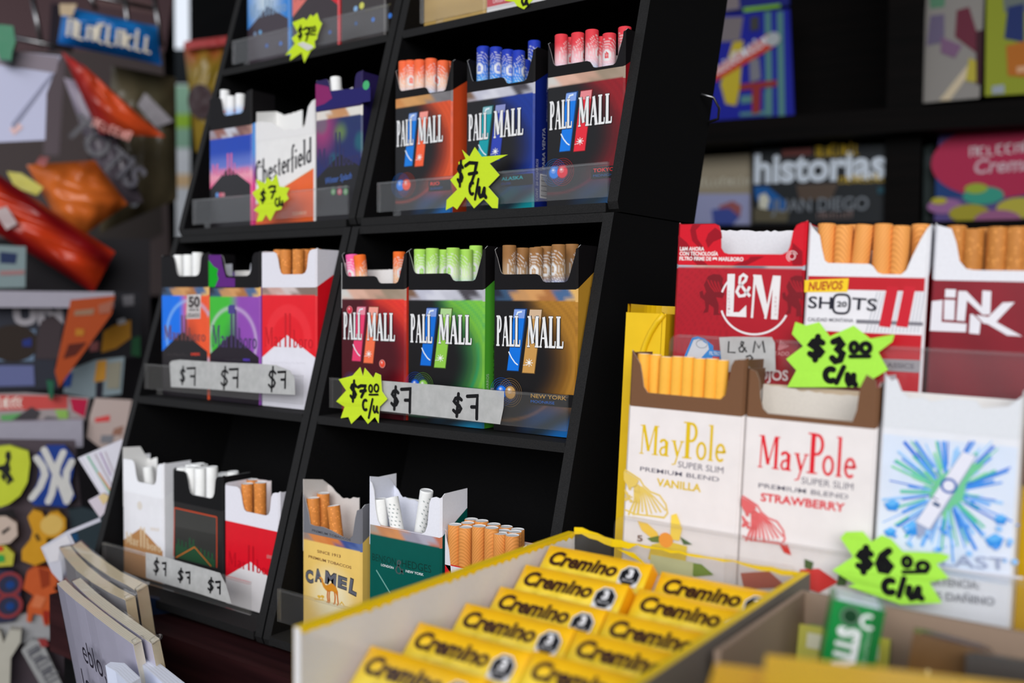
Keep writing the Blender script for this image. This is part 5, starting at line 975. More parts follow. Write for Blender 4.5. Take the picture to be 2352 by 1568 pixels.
# ------------------------------------------------------------------ brown cardboard box with loose packs, and the yellow carton nearest the viewer
KR = S(150, 128, 110)
root = thing('cardboard_box', 'open brown cardboard box to the right of the chocolate bars', 'box', Matrix.Translation((.336, -.21, CZ)))
XA, XB, YBk, YFr = .3375, .480, -.1010, -.1760
for n, bx in (('back_wall', (XA, XB, YBk - .002, YBk, CZ, .2996)), ('side_wall', (XA, XA + .002, YFr, YBk - .002, CZ, .2996)), ('side_wall', (XB - .002, XB, YFr, YBk - .002, CZ, .2996)), ('box_floor', (XA + .002, XB - .002, YFr, YBk - .002, CZ, .2300)), ('front_wall', (XA + .002, XB - .002, YFr - .002, YFr, CZ, .262))):
    mb = MB('pad'); mb.box(*bx, KR); o = mb.build(n, root); o.matrix_world = Matrix.Identity(4)
def small_pack(name, label, loc, yaw, w_, top, t_, fcol, scol, draw, lean=0, roll=0):
    h_ = (W.hit(*top, loc[1])[2] - loc[2])*1000
    f = W.sub(loc, yaw, lean, roll); r = thing(name, label, 'sweets pack', f.mat(), 'loose packs in the cardboard box')
    mb = MB('gloss'); mb.box(0, w_, 0, t_, 0, h_, fcol); mb.face([(w_ + .02, 0, 0), (w_ + .02, t_, 0), (w_ + .02, t_, h_), (w_ + .02, 0, h_)], scol); mb.face([(0, 0, h_ + .02), (w_, 0, h_ + .02), (w_, t_, h_ + .02), (0, t_, h_ + .02)], mix(fcol, scol, .3))
    pl = Pl(mb, (0, 0, 0), eps=.04, m='gloss'); draw(pl, w_, h_); mb.build('wrapper', r, scale=.001)
    mb = MB('gloss'); mb.box(w_*.1, w_*.9, t_*.1, t_*.9, h_, h_ + .5, scol); mb.build('end_fold', r, scale=.001)
WHI = S(226, 230, 230)
def d_halls(pl, w_, h_):
    pl.poly([(w_*.62, 0), (w_, 0), (w_, h_), (w_*.78, h_)], S(20, 110, 50)); pl.text('HALLS', (w_*.60, h_ - 26), (w_*.60, h_ - 7.5), 6.2, WHI, .06); pl.disc(w_*.38, h_ - 4, 3.2, S(14, 60, 34)); pl.ring(w_*.38, h_ - 4, 2.6, .7, S(90, 130, 100)); pl.ring(w_*.72, h_ - 4.5, 1.9, 1.0, WHI, 60, 320); pl.scrawl((w_*.80, h_ - 19), (w_*.80, h_ - 7), 1.3, S(180, 220, 190), 12)
v = W.hit(1888, 1520, -.150); 
small_pack('lozenge_pack', 'green lozenge pack with white letters standing in the cardboard box', (v[0] - .010, -.150, .2312), math.radians(20), 15.5, (1900, 1385), 17, S(18, 130, 60), S(206, 214, 226), d_halls, math.radians(-4), math.radians(9))
v = W.hit(1800, 1500, -.130)
small_pack('gum_pack', 'small pale yellow-green pack left of the green lozenges', (v[0], -.130, .2312), math.radians(6), 30, (1810, 1450), 16, S(196, 190, 70), S(120, 150, 60), lambda pl, w_, h_: (pl.disc(w_*.35, h_*.5, w_*.2, S(150, 190, 60)), pl.rect(w_*.55, h_*.4, w_*.85, h_*.7, S(200, 60, 50)), pl.rect(w_*.1, h_*.88, w_*.9, h_*.96, S(224, 220, 190))), math.radians(-20))
v = W.hit(2040, 1520, -.150)
small_pack('candy_pack', 'brown and gold pack right of the green lozenges', (v[0] - .004, -.150, .2312), math.radians(12), 22, (2045, 1465), 15, S(96, 66, 30), S(60, 30, 20), lambda pl, w_, h_: (pl.scrawl((w_*.6, h_*.3), (w_*.6, h_*.9), w_*.35, S(220, 200, 140), 5), pl.stroke([(0, h_*.1), (w_, h_*.1)], 1.5, S(190, 150, 60))), math.radians(-12), math.radians(8))
v = W.hit(2160, 1550, -.165)
small_pack('mint_pack', 'dark pack with silver lettering at the right of the cardboard box', (v[0] + .004, -.158, .2312), math.radians(8), 18, (2160, 1520), 15, S(40, 32, 26), S(24, 20, 18), lambda pl, w_, h_: (pl.scrawl((w_*.1, h_*.65), (w_*.9, h_*.6), h_*.2, S(190, 196, 170), 5), pl.stroke([(0, h_*.9), (w_, h_*.9)], 1.5, S(170, 130, 40))), math.radians(-16))
root = thing('carton', 'bright yellow carton blurred at the bottom right corner', 'box', Matrix.Translation((.40, -.29, CZ)))
P0 = W.hitz(1760, 1502, .316); P1 = W.hitz(2150, 1548, .316)
f = Frame(P0, (P1 - P0)); f = Frame(P0, ((P1 - P0)[0], (P1 - P0)[1], 0))
mb = MB('gloss'); YB_ = S(238, 186, 10); mb.box(0, .11, -.05, 0, CZ - .316, 0, YB_); o = mb.build('outer_sleeve', root); o.matrix_world = f.mat()
mb = MB('gloss'); mb.box(-.012, -.0005, -.05, -.002, CZ - .316, -.003, S(232, 178, 14)); o = mb.build('end_flap', root); o.matrix_world = f.mat()

# ------------------------------------------------------------------ shrink-wrapped pads at the lower left
LZ = .060
mb = MB('dark_wood'); mb.box(-.45, .12, -.30, -.105, LZ - .02, LZ); struct(mb.build('trim_ledge'))
def slab(name, label, front, back, zt, zb, lean, edge, cover, drawfn=None, cat='pad', group='shrink-wrapped pads', wrap=True, z_f=zk, name2='page_block'):
    A = [W.hitz(*z_f(*p), zt) for p in front]; B = [W.hitz(*z_f(*p), zt) for p in back]; n = len(A); dx = Vector(lean)*(zt - zb)
    o0 = (A[0] + A[-1])/2; o0[2] = zb; r = thing(name, label, cat, Matrix.Translation(o0), group); inv = r.matrix_world.inverted()
    low = lambda p: Vector((p[0], p[1], zb)) + dx
    mb = MB('pad', 'gloss')
    for i in range(n - 1):
        mb.face([A[i], A[i+1], B[i+1], B[i]], edge); mb.face([low(A[i]), low(A[i+1]), A[i+1], A[i]], cover, 'gloss'); mb.face([low(B[i+1]), low(B[i]), B[i], B[i+1]], cover, 'gloss'); mb.face([low(A[i]), low(B[i]), low(B[i+1]), low(A[i+1])], edge)
        for k in range(5):                               # sheet lines in the block's edge
            t = (k + .5)/5; e = Vector((0, 0, .00008)); mb.face([A[i].lerp(B[i], t) + e, A[i+1].lerp(B[i+1], t) + e, A[i+1].lerp(B[i+1], t + .035) + e, A[i].lerp(B[i], t + .035) + e], mix(edge, (.3, .28, .25), .25))
    mb.face([low(A[-1]), low(B[-1]), B[-1], A[-1]], edge); mb.face([low(B[0]), low(A[0]), A[0], B[0]], edge)
    if drawfn: drawfn(mb, A, low)
    o = mb.build(name2, r); o.matrix_world = Matrix.Identity(4)
    if wrap:
        mb = MB('film'); off = .0009
        for i in range(n - 1):
            nrm = (B[i] - A[i]).normalized()*off
            mb.face([low(A[i]) - nrm, low(A[i+1]) - nrm, A[i+1] - nrm + Vector((0, 0, off)), A[i] - nrm + Vector((0, 0, off))], smooth=True); mb.face([A[i] - nrm + Vector((0, 0, off)), A[i+1] - nrm + Vector((0, 0, off)), B[i+1] + nrm + Vector((0, 0, off)), B[i] + nrm + Vector((0, 0, off))], smooth=True)
        nr = (A[-1] - A[-2]).normalized()*off; mb.face([low(A[-1]) + nr, low(B[-1]) + nr, B[-1] + nr, A[-1] + nr])
        mb.tube([B[-1] + Vector((0, 0, .001)), B[-1].lerp(A[-1], .5) + Vector((0, 0, .002)) + nr*2, A[-1] + Vector((0, 0, .001))], .0016, (1, 1, 1))
        o = mb.build('shrink_wrap', r); o.matrix_world = Matrix.Identity(4); o['label'] = 'clear wrinkled shrink wrap'
    return r
CR = S(230, 222, 202, 1.15); LV = S(182, 178, 196); TN = S(226, 210, 176, 1.12)
def cover_text(mb, A, low):
    a, b = A[1], A[-1]; ea = (b - a); L_ = ea.length; ea.normalize(); up = (a - low(a)).normalized(); n_ = ea.cross(up).normalized()
    if n_[1] > 0: n_ = -n_
    m = (a + b)/2 - n_*0
    pl = Pl(mb, a + n_*.004, ea, up, n_, eps=.00005, m='gloss'); K = S(40, 36, 48)
    pl.text('eblo,', (L_*.26, -.030), (L_*.60, -.030), .0135, K); pl.text('lemon', (L_*.16, -.0500), (L_*.66, -.0500), .0135, K)
lean = (.27, .05, 0)
slab('writing_pad', 'front lavender-covered shrink-wrapped pad with black lettering', [(640, 340), (740, 440), (850, 535), (960, 620), (1060, 705), (1290, 880), (1500, 1030)], [(735, 300), (835, 395), (945, 490), (1050, 570), (1155, 655), (1380, 825), (1592, 975)], .2320, LZ, lean, CR, LV, cover_text)
slab('writing_pad', 'second cream-edged pad right behind the lettered one', [(812, 318), (910, 420), (1015, 520), (1120, 605), (1230, 690), (1460, 850), (1705, 1020)], [(905, 276), (1005, 370), (1110, 460), (1215, 540), (1320, 620), (1550, 785), (1795, 960)], .2318, LZ, lean, CR, LV)
zp = Zm(0, 980, 2.667)
slab('writing_pad', 'thin tan-edged pad in crinkled wrap behind the cream-edged pads', [(365, 742), (400, 800), (470, 880), (560, 950), (660, 1010), (768, 1062)], [(432, 728), (470, 780), (540, 850), (625, 920), (725, 985), (828, 1038)], .2300, LZ, (.20, .04, 0), TN, S(150, 148, 150), z_f=zp)
slab('writing_pad', 'rearmost tan-edged pad, its wrap twisted at the corner', [(440, 728), (500, 790), (580, 855), (680, 920), (770, 965), (838, 1008)], [(495, 700), (560, 760), (650, 825), (745, 890), (830, 930), (905, 968)], .2302, LZ, (.20, .04, 0), TN, S(150, 148, 150), z_f=zp)
slab('card', 'rounded white card poking up left of its twin at the bottom edge', [(1185, 1262), (1300, 1330), (1450, 1480)], [(1245, 1222), (1400, 1235), (1580, 1400)], .2240, LZ + .0, (.2, .04, 0), S(222, 226, 246), S(214, 220, 244), None, 'card', 'white cards at the bottom left', False, zk, 'card_sheet')
slab('card', 'square-cornered white card right of its rounded twin at the bottom edge', [(1520, 1192), (1640, 1290), (1900, 1520)], [(1660, 1142), (1800, 1240), (2080, 1460)], .2210, LZ + .0, (.2, .04, 0), S(222, 226, 246), S(214, 220, 244), None, 'card', 'white cards at the bottom left', False, zk, 'card_sheet')

# ------------------------------------------------------------------ goods hanging and lying behind, on the left
def card(name, label, cat, zf, outline, d, col, draw=None, th=.004, fr=None, group=None, mat='card', tilt=0):
    fr = fr or LF; P = [fr.hit(*zf(*p), d) for p in outline]; c = sum(P, Vector())/len(P); f2 = fr.sub(c); P2 = [((p - c)[0], (p - c)[2]) for p in P]
    mb = MB(mat); mb.sheet(P2, (Vector((0, 0, 0)), Vector((1, 0, 0)), Vector((0, 0, 1)), Vector((0, -1, 0))), th, col)
    if draw: draw(Pl(mb, (0, 0, 0), eps=.0002, m=mat), lambda X, Y: ((fr.hit(*zf(X, Y), d) - c)[0], (fr.hit(*zf(X, Y), d) - c)[2]))
    o = mb.build(name, None, f2.mat()); return tag(o, label, cat, group)
def polys(lst): return lambda pl, q: [pl.poly([q(*t) for t in pts], c) for c, pts in lst]
def pillow(name, label, cat, zf, corners, d, bulge, fn, draw=None, group=None, fr=None, seal=True):
    fr = fr or LF; P = [fr.hit(*zf(*p), d) for p in corners]; c = sum(P, Vector())/4; f2 = fr.sub(c); P = [p - c for p in P]; mb = MB('film_print'); n = 22; rg = random.Random(len(label))
    ph = rg.uniform(0, 6)
    def pt(u, v, s): 
        p = P[3].lerp(P[2], u).lerp(P[0].lerp(P[1], u), v); b = bulge*((1 - (2*u-1)**4)*(1 - (2*v-1)**4)); wr = bulge*.16*math.sin(u*17 + 3*math.sin(v*6 + ph))*math.sin(v*13 + ph)
        return (p[0], -s*b - s*wr*(b/bulge), p[2])
    for s in (1, -1):
        V = [pt(i/n, j/n, s) for j in range(n+1) for i in range(n+1)]; Cc = [fn(i/n, j/n) for j in range(n+1) for i in range(n+1)]; Fs = [(j*(n+1)+i, j*(n+1)+i+1, (j+1)*(n+1)+i+1, (j+1)*(n+1)+i) for j in range(n) for i in range(n)]
        mb.mesh(V, Fs if s > 0 else [f[::-1] for f in Fs], Cc, None, True)
    if draw: draw(Pl(mb, (0, -bulge*1.18, 0), eps=.0002, m='film_print'), lambda X, Y: ((fr.hit(*zf(X, Y), d) - c)[0], (fr.hit(*zf(X, Y), d) - c)[2]))
    return tag(mb.build(name, None, f2.mat()), label, cat, group)
HB = 'snack bags hanging at the upper left'
mb = MB('card', 'metal')
card('poster', 'grey-brown backing board behind the hanging goods', 'poster', zl, [(-300, 330), (1050, 330), (1100, 1900), (-300, 1900)], 1.66, S(70, 60, 60), polys([(S(48, 42, 40), [(600, 700), (1000, 600), (1050, 1500), (500, 1800)]), (S(96, 84, 90), [(300, 360), (420, 360), (380, 1000), (280, 1000)])]), .006)
card('poster', 'faded pinkish board behind the hanging snack bags', 'poster', zl, [(-200, -60), (1120, -60), (1060, 330), (-200, 330)], 1.68, S(84, 62, 66), polys([(S(30, 20, 34), [(330, 20), (400, 30), (370, 340), (310, 340)]), (S(110, 84, 84), [(600, -60), (1000, 20), (1000, 90), (620, 30)])]), .006)
rk = thing('wire_grid', 'grey wire grid holding the hanging snack bags', 'wire grid', LF.mat(LF.hit(140, 110, 1.35)))
for a, b in (((80, 240), (470, 320)), ((205, -40), (270, 300)), ((800, -60), (830, 250)), ((985, -60), (1040, 300)), ((430, -60), (1010, 60)), ((560, -60), (620, 60))):
    mb = MB('metal'); A = LF.hit(*zl(*a), 1.35); B = LF.hit(*zl(*b), 1.35); mb.tube([LF.wor(A), LF.wor(B)], .003, (.5,)*3); o = mb.build('wire', rk); o.matrix_world = Matrix.Identity(4)
pillow('snack_bag', 'blue bag with cream lettering at the top of the wire grid', 'snack bag', zl, [(410, 40), (1010, 170), (1040, 420), (370, 280)], 1.25, .018, lambda u, v: mix(S(18, 92, 168), S(30, 110, 180), v) if not (.3 < v < .55 and False) else 0, lambda pl, q: (pl.scrawl(q(430, 260), q(980, 370), .024, S(206, 196, 176), 9), pl.poly([q(*t) for t in [(390, 60), (500, 60), (470, 140), (395, 130)]], S(176, 150, 110))), HB)
card('paper_sheet', 'white paper sheets clipped at the left edge of the picture', 'paper', zl, [(-120, 330), (110, 330), (390, 360), (300, 600), (290, 900), (-120, 920)], 1.1, S(196, 198, 224), polys([(S(140, 130, 140), [(-120, 330), (110, 330), (380, 365), (360, 470), (-120, 400)]), (S(226, 190, 190), [(60, 830), (120, 790), (150, 820), (90, 870)]), (S(150, 152, 176), [(70, 800), (330, 470), (345, 480), (90, 830)])]), .003, mat='paper')
mb = MB('plastic'); c = LF.hit(15, 95, 1.08)
mb.sheet([(-.012, .016), (.006, .016), (.008, 0), (.005, -.01), (.004, -.018), (-.006, -.018), (-.009, -.004)], (Vector((0, 0, 0)), Vector((1, 0, 0)), Vector((0, 0, 1)), Vector((0, -1, 0))), .012, S(10, 120, 80)); tag(mb.build('clothes_peg', None, LF.mat(c)), 'green peg clipping the white papers', 'peg')
pillow('snack_bag', 'red-orange bag sloping down from the wire grid', 'snack bag', zl, [(395, 330), (540, 420), (1060, 880), (640, 860)], 1.2, .02, lambda u, v: mix(S(150, 26, 40), S(224, 84, 40), sst(.1, .6, u)*sst(1.1, .3, v) + .15), lambda pl, q: pl.scrawl(q(590, 830), q(830, 930), .014, S(220, 140, 130), 7), HB)
pillow('snack_bag', 'grey bag with dark slanting capital letters', 'snack bag', zl, [(410, 500), (660, 560), (920, 1300), (700, 1330)], 1.24, .015, lambda u, v: mix(S(150, 140, 156), S(84, 76, 84), sst(1, .2, v) + .15*math.sin(v*14)), lambda pl, q: pl.text('TOTIS', q(410, 850), q(850, 1230), .028, S(60, 56, 70), .03), HB)
pillow('snack_bag', 'orange bag below the grey lettered one', 'snack bag', zl, [(170, 1060), (610, 1030), (820, 1310), (460, 1570)], 1.18, .02, lambda u, v: mix(S(216, 110, 44), S(176, 84, 30), sst(.3, 1, u) + .2*math.sin(v*9)), lambda pl, q: polys([(S(196, 40, 40), [(270, 1020), (330, 1030), (300, 1090), (240, 1070)]), (S(196, 186, 50), [(60, 1120), (150, 1130), (290, 1220), (250, 1270), (110, 1220)])])(pl, q), HB)
pillow('snack_bag', 'deep red-orange bag hanging lowest, cut by the left edge', 'snack bag', zl, [(-150, 1030), (740, 1620), (600, 1880), (-150, 1420)], 1.12, .022, lambda u, v: mix(S(196, 58, 24), S(120, 14, 20), .5 + .5*math.sin(v*8 + u*2)), lambda pl, q: polys([(S(170, 150, 150), [(-20, 1370), (60, 1340), (130, 1450), (60, 1490)])])(pl, q), HB)
pillow('snack_bag', 'olive clear bag beside the bright gap', 'snack bag', zl, [(720, 420), (1130, 500), (1140, 1280), (640, 1500)], 1.32, .02, lambda u, v: mix(S(92, 82, 62), S(64, 60, 44), v*.6 + .3*math.sin(u*7 + v*4)), lambda pl, q: polys([(S(130, 124, 130), [(930, 620), (1110, 800), (1000, 840), (880, 700)]), (S(190, 190, 200), [(800, 1040), (870, 1020), (850, 1090), (800, 1100)]), (S(180, 184, 190), [(850, 1290), (900, 1290), (880, 1340), (840, 1340)])])(pl, q), HB)
pillow('snack_bag', 'yellow-brown bag with a red top, right of the bright gap', 'snack bag', zl, [(1180, 280), (1480, 250), (1420, 900), (1260, 980)], 1.30, .015, lambda u, v: mix(S(140, 116, 40), S(150, 70, 40), sst(.7, 1, v) + .3*sst(.7, .85, v)*math.sin(u*12)), lambda pl, q: (pl.disc(*q(1285, 670), .016, S(50, 24, 30), ry=.022), pl.poly([q(*t) for t in [(1180, 290), (1460, 255), (1460, 310), (1190, 340)]], S(170, 50, 50))), HB)
# magazines on the lower left stand
MG = 'magazines on the left stand'
ZI = lambda X, Y: (X, Y)
card('stand_panel', 'dark panel of the left stand behind its magazines and badges', 'stand', ZI, [(-170, 548), (345, 548), (345, 1750), (-170, 1750)], 1.165, S(26, 23, 27), None, .012)
for (a, b, d, t) in (((-40, 676), (262, 668), 1.02, .012), ((-40, 986), (190, 984), .98, .02)):
    A = LF.hit(*a, d); B = LF.hit(*b, d); mb = MB('plastic'); mb.box(0, (B - A)[0], 0, .012, -t, t*.3, S(150, 146, 158)); 
    tag(mb.build('rack_rail', None, LF.mat(A)), 'pale rail above the dark magazine' if t < .015 else 'pale rail over the badge board', 'rail', 'pale rails of the left stand')
card('magazine', 'small magazine above the pale rail at the left edge', 'magazine', ZI, [(-60, 560), (60, 566), (58, 660), (-60, 662)], 1.06, S(120, 136, 138), polys([(S(30, 44, 80), [(0, 578), (40, 582), (36, 606), (0, 604)]), (S(150, 110, 110), [(0, 622), (56, 620), (56, 630), (0, 632)])]), group=MG)
card('magazine', 'black magazine with white capitals below the pale rail', 'magazine', zn, [(-120, 190), (660, 200), (520, 830), (560, 1040), (-120, 1060)], 1.04, S(40, 42, 52), lambda pl, q: (pl.poly([q(*t) for t in [(-120, 480), (340, 480), (320, 780), (-120, 780)]], S(96, 116, 140)), pl.text('UN', q(130, 430), q(600, 410), .021, S(150, 146, 152), .06), pl.disc(*q(125, 610), .022, S(40, 30, 24), ry=.018), pl.poly([q(*t) for t in [(390, 400), (500, 340), (590, 420), (560, 760), (340, 760), (350, 560)]], S(56, 46, 50)), pl.poly([q(*t) for t in [(-120, 820), (320, 820), (330, 1010), (-120, 1020)]], S(92, 98, 140)), pl.poly([q(*t) for t in [(215, 580), (300, 560), (300, 640), (215, 640)]], S(30, 44, 110))), group=MG)
card('magazine', 'orange magazine leaning beside the black one', 'magazine', zn, [(670, 200), (1090, 160), (1060, 330), (720, 800), (560, 1030), (520, 880)], 1.00, S(160, 66, 24), polys([(S(140, 106, 84), [(710, 300), (900, 280), (880, 340), (700, 350)]), (S(170, 110, 30), [(720, 470), (800, 480), (790, 540), (710, 540)]), (S(80, 26, 14), [(650, 620), (820, 600), (720, 720), (600, 760)]), (S(150, 90, 70), [(930, 250), (1080, 200), (1040, 320), (940, 330)])]), group=MG)
card('magazine', 'black and yellow magazine right of the orange one', 'magazine', zn, [(1080, 120), (1330, 120), (1330, 740), (880, 770), (860, 600)], 1.07, S(22, 22, 28), polys([(S(160, 110, 24), [(980, 500), (1080, 440), (1240, 390), (1240, 560), (1100, 660), (960, 700)]), (S(150, 148, 150), [(1110, 390), (1180, 370), (1200, 420), (1120, 440)]), (S(90, 88, 92), [(1160, 160), (1270, 150), (1270, 250), (1170, 260)]), (S(20, 70, 40), [(1250, 560), (1330, 540), (1330, 740), (1240, 720)]), (S(130, 76, 76), [(850, 610), (940, 590), (930, 680), (850, 690)])]), group=MG)
card('magazine', 'blue-grey magazine with a yellow figure, lower middle of the left stand', 'magazine', zn, [(620, 880), (900, 770), (1180, 740), (1150, 1090), (860, 1130), (600, 1080)], 1.03, S(120, 134, 140), polys([(S(30, 60, 130), [(620, 920), (690, 880), (670, 1020), (600, 1030)]), (S(176, 124, 40), [(920, 780), (1010, 770), (1000, 960), (890, 980)]), (S(26, 24, 36), [(910, 980), (980, 970), (960, 1230), (900, 1230)]), (S(130, 126, 110), [(1020, 800), (1150, 780), (1130, 1040), (1010, 1040)])]), group=MG)
card('magazine', 'red-headed magazine with green and grey picture above the badge board', 'magazine', zn, [(-120, 1090), (240, 1080), (850, 1130), (790, 1420), (-120, 1400)], 1.01, S(150, 140, 140), lambda pl, q: (pl.poly([q(*t) for t in [(-120, 1100), (640, 1110), (640, 1230), (-120, 1250)]], S(186, 70, 66)), pl.scrawl(q(-90, 1225), q(220, 1215), .011, S(220, 200, 190), 8), polys([(S(170, 20, 60), [(660, 1130), (830, 1140), (800, 1310), (690, 1250)]), (S(90, 150, 90), [(0, 1290), (200, 1270), (160, 1340), (20, 1350)]), (S(60, 56, 60), [(100, 1350), (300, 1210), (380, 1260), (330, 1360)]), (S(130, 170, 80), [(520, 1240), (640, 1240), (650, 1360), (560, 1330)]), (S(90, 90, 96), [(370, 1380), (440, 1300), (540, 1310), (600, 1400)]), (S(40, 34, 40), [(740, 1330), (800, 1330), (780, 1420), (730, 1420)])])(pl, q)), group=MG)
card('magazine', 'pale pink and white magazine against the black rack', 'magazine', zn, [(900, 1130), (1250, 1150), (1170, 1568), (1000, 1640), (820, 1500), (850, 1300)], .99, S(176, 158, 152), polys([(S(200, 66, 66), [(900, 1320), (1040, 1290), (1040, 1350), (900, 1360)]), (S(140, 100, 84), [(1080, 1420), (1170, 1390), (1150, 1480), (1060, 1480)]), (S(120, 120, 126), [(960, 1480), (1080, 1480), (1060, 1560), (950, 1550)])]), group=MG)
card('clip', 'green peg on the red-headed magazine', 'peg', zn, [(440, 960), (510, 970), (500, 1140), (470, 1150)], .995, S(6, 84, 56), th=.01, mat='plastic')
# badge board with rubber badges
card('badge_board', 'dark grey board carrying the colourful rubber badges', 'board', zs_, [(-600, 40), (900, 60), (980, 900), (940, 1800), (900, 3000), (-600, 3000)], .94, S(74, 64, 70), None, .004)
BGp = 'rubber badges on the board'
card('badge', 'yellow shield badge with a black prancing horse', 'badge', zs_, [(-170, 150), (120, 120), (340, 190), (360, 330), (330, 560), (240, 720), (110, 820), (0, 860), (-110, 780), (-190, 560)], .925, S(186, 196, 50), lambda pl, q: (pl.poly([q(*t) for t in [(75, 190), (120, 185), (135, 260), (110, 330), (130, 410), (110, 440), (150, 500), (170, 545), (140, 550), (100, 590), (75, 580), (90, 520), (20, 430), (-40, 400), (-10, 360), (50, 350), (80, 290), (60, 250)]], S(16, 18, 22)), pl.poly([q(*t) for t in [(20, 440), (70, 500), (60, 560), (10, 500)]], S(16, 18, 22))), .008, group=BGp, mat='plastic')
def ny(pl, q):
    WS = S(196, 194, 190)
    for pts in ([(440, 270), (520, 380), (540, 470), (480, 620), (380, 750)], [(860, 310), (800, 430), (790, 560), (840, 700), (800, 790)], [(530, 170), (640, 400), (720, 560), (800, 780)], [(760, 200), (690, 360), (650, 560), (620, 700), (580, 790)]): pl.stroke([q(*t) for t in pts], .0056, WS, True)
card('badge', 'blue badge with interlaced white letters', 'badge', zs_, [(420, 250), (560, 120), (780, 120), (890, 260), (880, 420), (850, 560), (900, 740), (790, 860), (600, 840), (420, 840), (340, 770), (450, 560), (470, 420)], .925, S(14, 52, 130), ny, .008, group=BGp, mat='plastic')
card('badge', 'round-lobed yellow badge below the interlaced letters', 'badge', zs_, [(330, 980), (400, 890), (500, 920), (540, 1000), (600, 930), (700, 910), (790, 1000), (790, 1120), (700, 1230), (560, 1230), (560, 1500), (420, 1560), (260, 1500), (260, 1380), (360, 1260), (390, 1150)], .925, S(196, 140, 30), lambda pl, q: (pl.disc(*q(620, 1070), .009, S(206, 170, 90)), pl.stroke([q(430, 1180), q(470, 1260)], .003, S(90, 64, 20))), .01, group=BGp, mat='plastic')
card('badge', 'cream and black round badge at the left edge', 'badge', zs_, [(-120, 960), (60, 960), (200, 1050), (210, 1200), (120, 1290), (-120, 1330)], .925, S(190, 170, 156), polys([(S(20, 16, 18), [(20, 1150), (110, 1090), (120, 1120), (30, 1190)]), (S(24, 20, 22), [(-120, 900), (160, 880), (200, 980), (60, 960), (-120, 970)])]), .008, group=BGp, mat='plastic')
card('badge', 'small red, green and yellow badge at the left edge', 'badge', zs_, [(-120, 1320), (60, 1320), (170, 1420), (150, 1560), (-120, 1580)], .925, S(180, 176, 60), polys([(S(196, 50, 40), [(-120, 1320), (40, 1330), (40, 1380), (-120, 1400)]), (S(50, 150, 70), [(-120, 1420), (50, 1430), (60, 1510), (-120, 1540)])]), .008, group=BGp, mat='plastic')
card('badge', 'orange animal-shaped badge beside the pads', 'badge', zk, [(300, 220), (400, 150), (600, 180), (660, 330), (600, 400), (690, 480), (670, 640), (580, 690), (560, 800), (500, 820), (470, 700), (370, 680), (350, 780), (300, 770), (310, 600), (380, 480), (260, 400)], .925, S(186, 84, 40), polys([(S(140, 52, 24), [(430, 160), (560, 200), (560, 360), (470, 400)]), (S(200, 110, 70), [(400, 460), (520, 500), (460, 620), (350, 600)]), (S(150, 40, 26), [(480, 640), (560, 650), (540, 790), (500, 800)])]), .01, group=BGp, mat='plastic')
card('badge', 'navy double-ring badge with red and blue marks', 'badge', zk, [(-100, 180), (150, 200), (240, 330), (230, 480), (250, 620), (150, 770), (-100, 800)], .925, S(44, 46, 68), lambda pl, q: [(pl.ring(*q(100, Y), .0095, .003, S(130, 50, 54)), pl.disc(*q(115, Y + 5), .0035, S(24, 60, 120))) for Y in (350, 590)], .008, group=BGp, mat='plastic')
card('badge', 'white letter-shaped badge at the bottom left corner', 'badge', zk, [(-80, 860), (0, 880), (40, 1010), (110, 860), (240, 870), (230, 1000), (120, 1180), (110, 1500), (-40, 1520), (-30, 1180)], .92, S(176, 172, 160), None, .01, group=BGp, mat='plastic')
card('badge', 'grey slanting badge with small lettering, bottom left', 'badge', zk, [(240, 1100), (350, 980), (470, 990), (700, 1480), (500, 1560)], .92, S(150, 150, 150), lambda pl, q: (pl.poly([q(*t) for t in [(420, 960), (520, 960), (550, 1040), (470, 1060)]], S(140, 50, 50)), pl.scrawl(q(300, 1100), q(560, 1500), .012, S(90, 90, 96), 9)), .01, group=BGp, mat='plastic')
mb = MB('metal'); A = LF.hit(130 / 4.9, 1270 + 850/4.9, .93); mb.box(-.06, .11, 0, .006, -.014, .012, S(150, 150, 152), 'plastic'); tag(mb.build('rack_rail', None, LF.mat(A)), 'pale rail under the orange badge', 'rail', 'pale rails of the left stand')
# papers between the badges and the black rack
PP = 'printed white papers beside the black rack'
card('paper_sheet', 'white printed sheet with thin coloured lines, leaning behind the rack', 'paper', zs_, [(935, 272), (1475, 45), (1475, 560), (1310, 800), (1215, 720)], .80, S(214, 212, 222), lambda pl, q: [pl.stroke([q(*a), q(*b)], .0012, c) for a, b, c in (((1050, 240), (1320, 690), S(120, 180, 150)), ((1140, 220), (1340, 600), S(180, 170, 180)), ((1200, 200), (1330, 480), S(170, 150, 180)), ((1260, 190), (1360, 440), S(190, 180, 190)), ((1010, 240), (1300, 760), S(230, 230, 236)), ((1180, 440), (1330, 660), S(216, 150, 110)))], .003, mat='paper', group=PP)
card('paper_sheet', 'smaller cream and lilac sheet below the big printed one', 'paper', zs_, [(1060, 785), (1240, 690), (1400, 760), (1200, 990)], .78, S(206, 196, 206), polys([(S(214, 190, 140), [(1180, 730), (1240, 690), (1330, 740), (1240, 830)])]), .003, mat='paper', group=PP)
card('plastic_sleeve', 'milky white plastic sleeve behind the tan pads', 'sleeve', zs_, [(490, 1345), (810, 1150), (1200, 990), (1210, 1030), (840, 1180), (900, 1300), (720, 1330), (760, 1800), (620, 1640)], .74, S(188, 188, 200), polys([(S(206, 204, 210), [(520, 1350), (800, 1190), (850, 1290), (720, 1330), (700, 1500), (600, 1520)])]), .003, mat='gloss')
card('folder', 'dark teal folder beside the plastic sleeve', 'folder', zs_, [(820, 880), (1000, 860), (1300, 960), (1300, 1500), (900, 1420)], .933, S(40, 52, 58), polys([(S(20, 70, 110), [(830, 1180), (930, 1170), (940, 1260), (850, 1270)])]), .006)
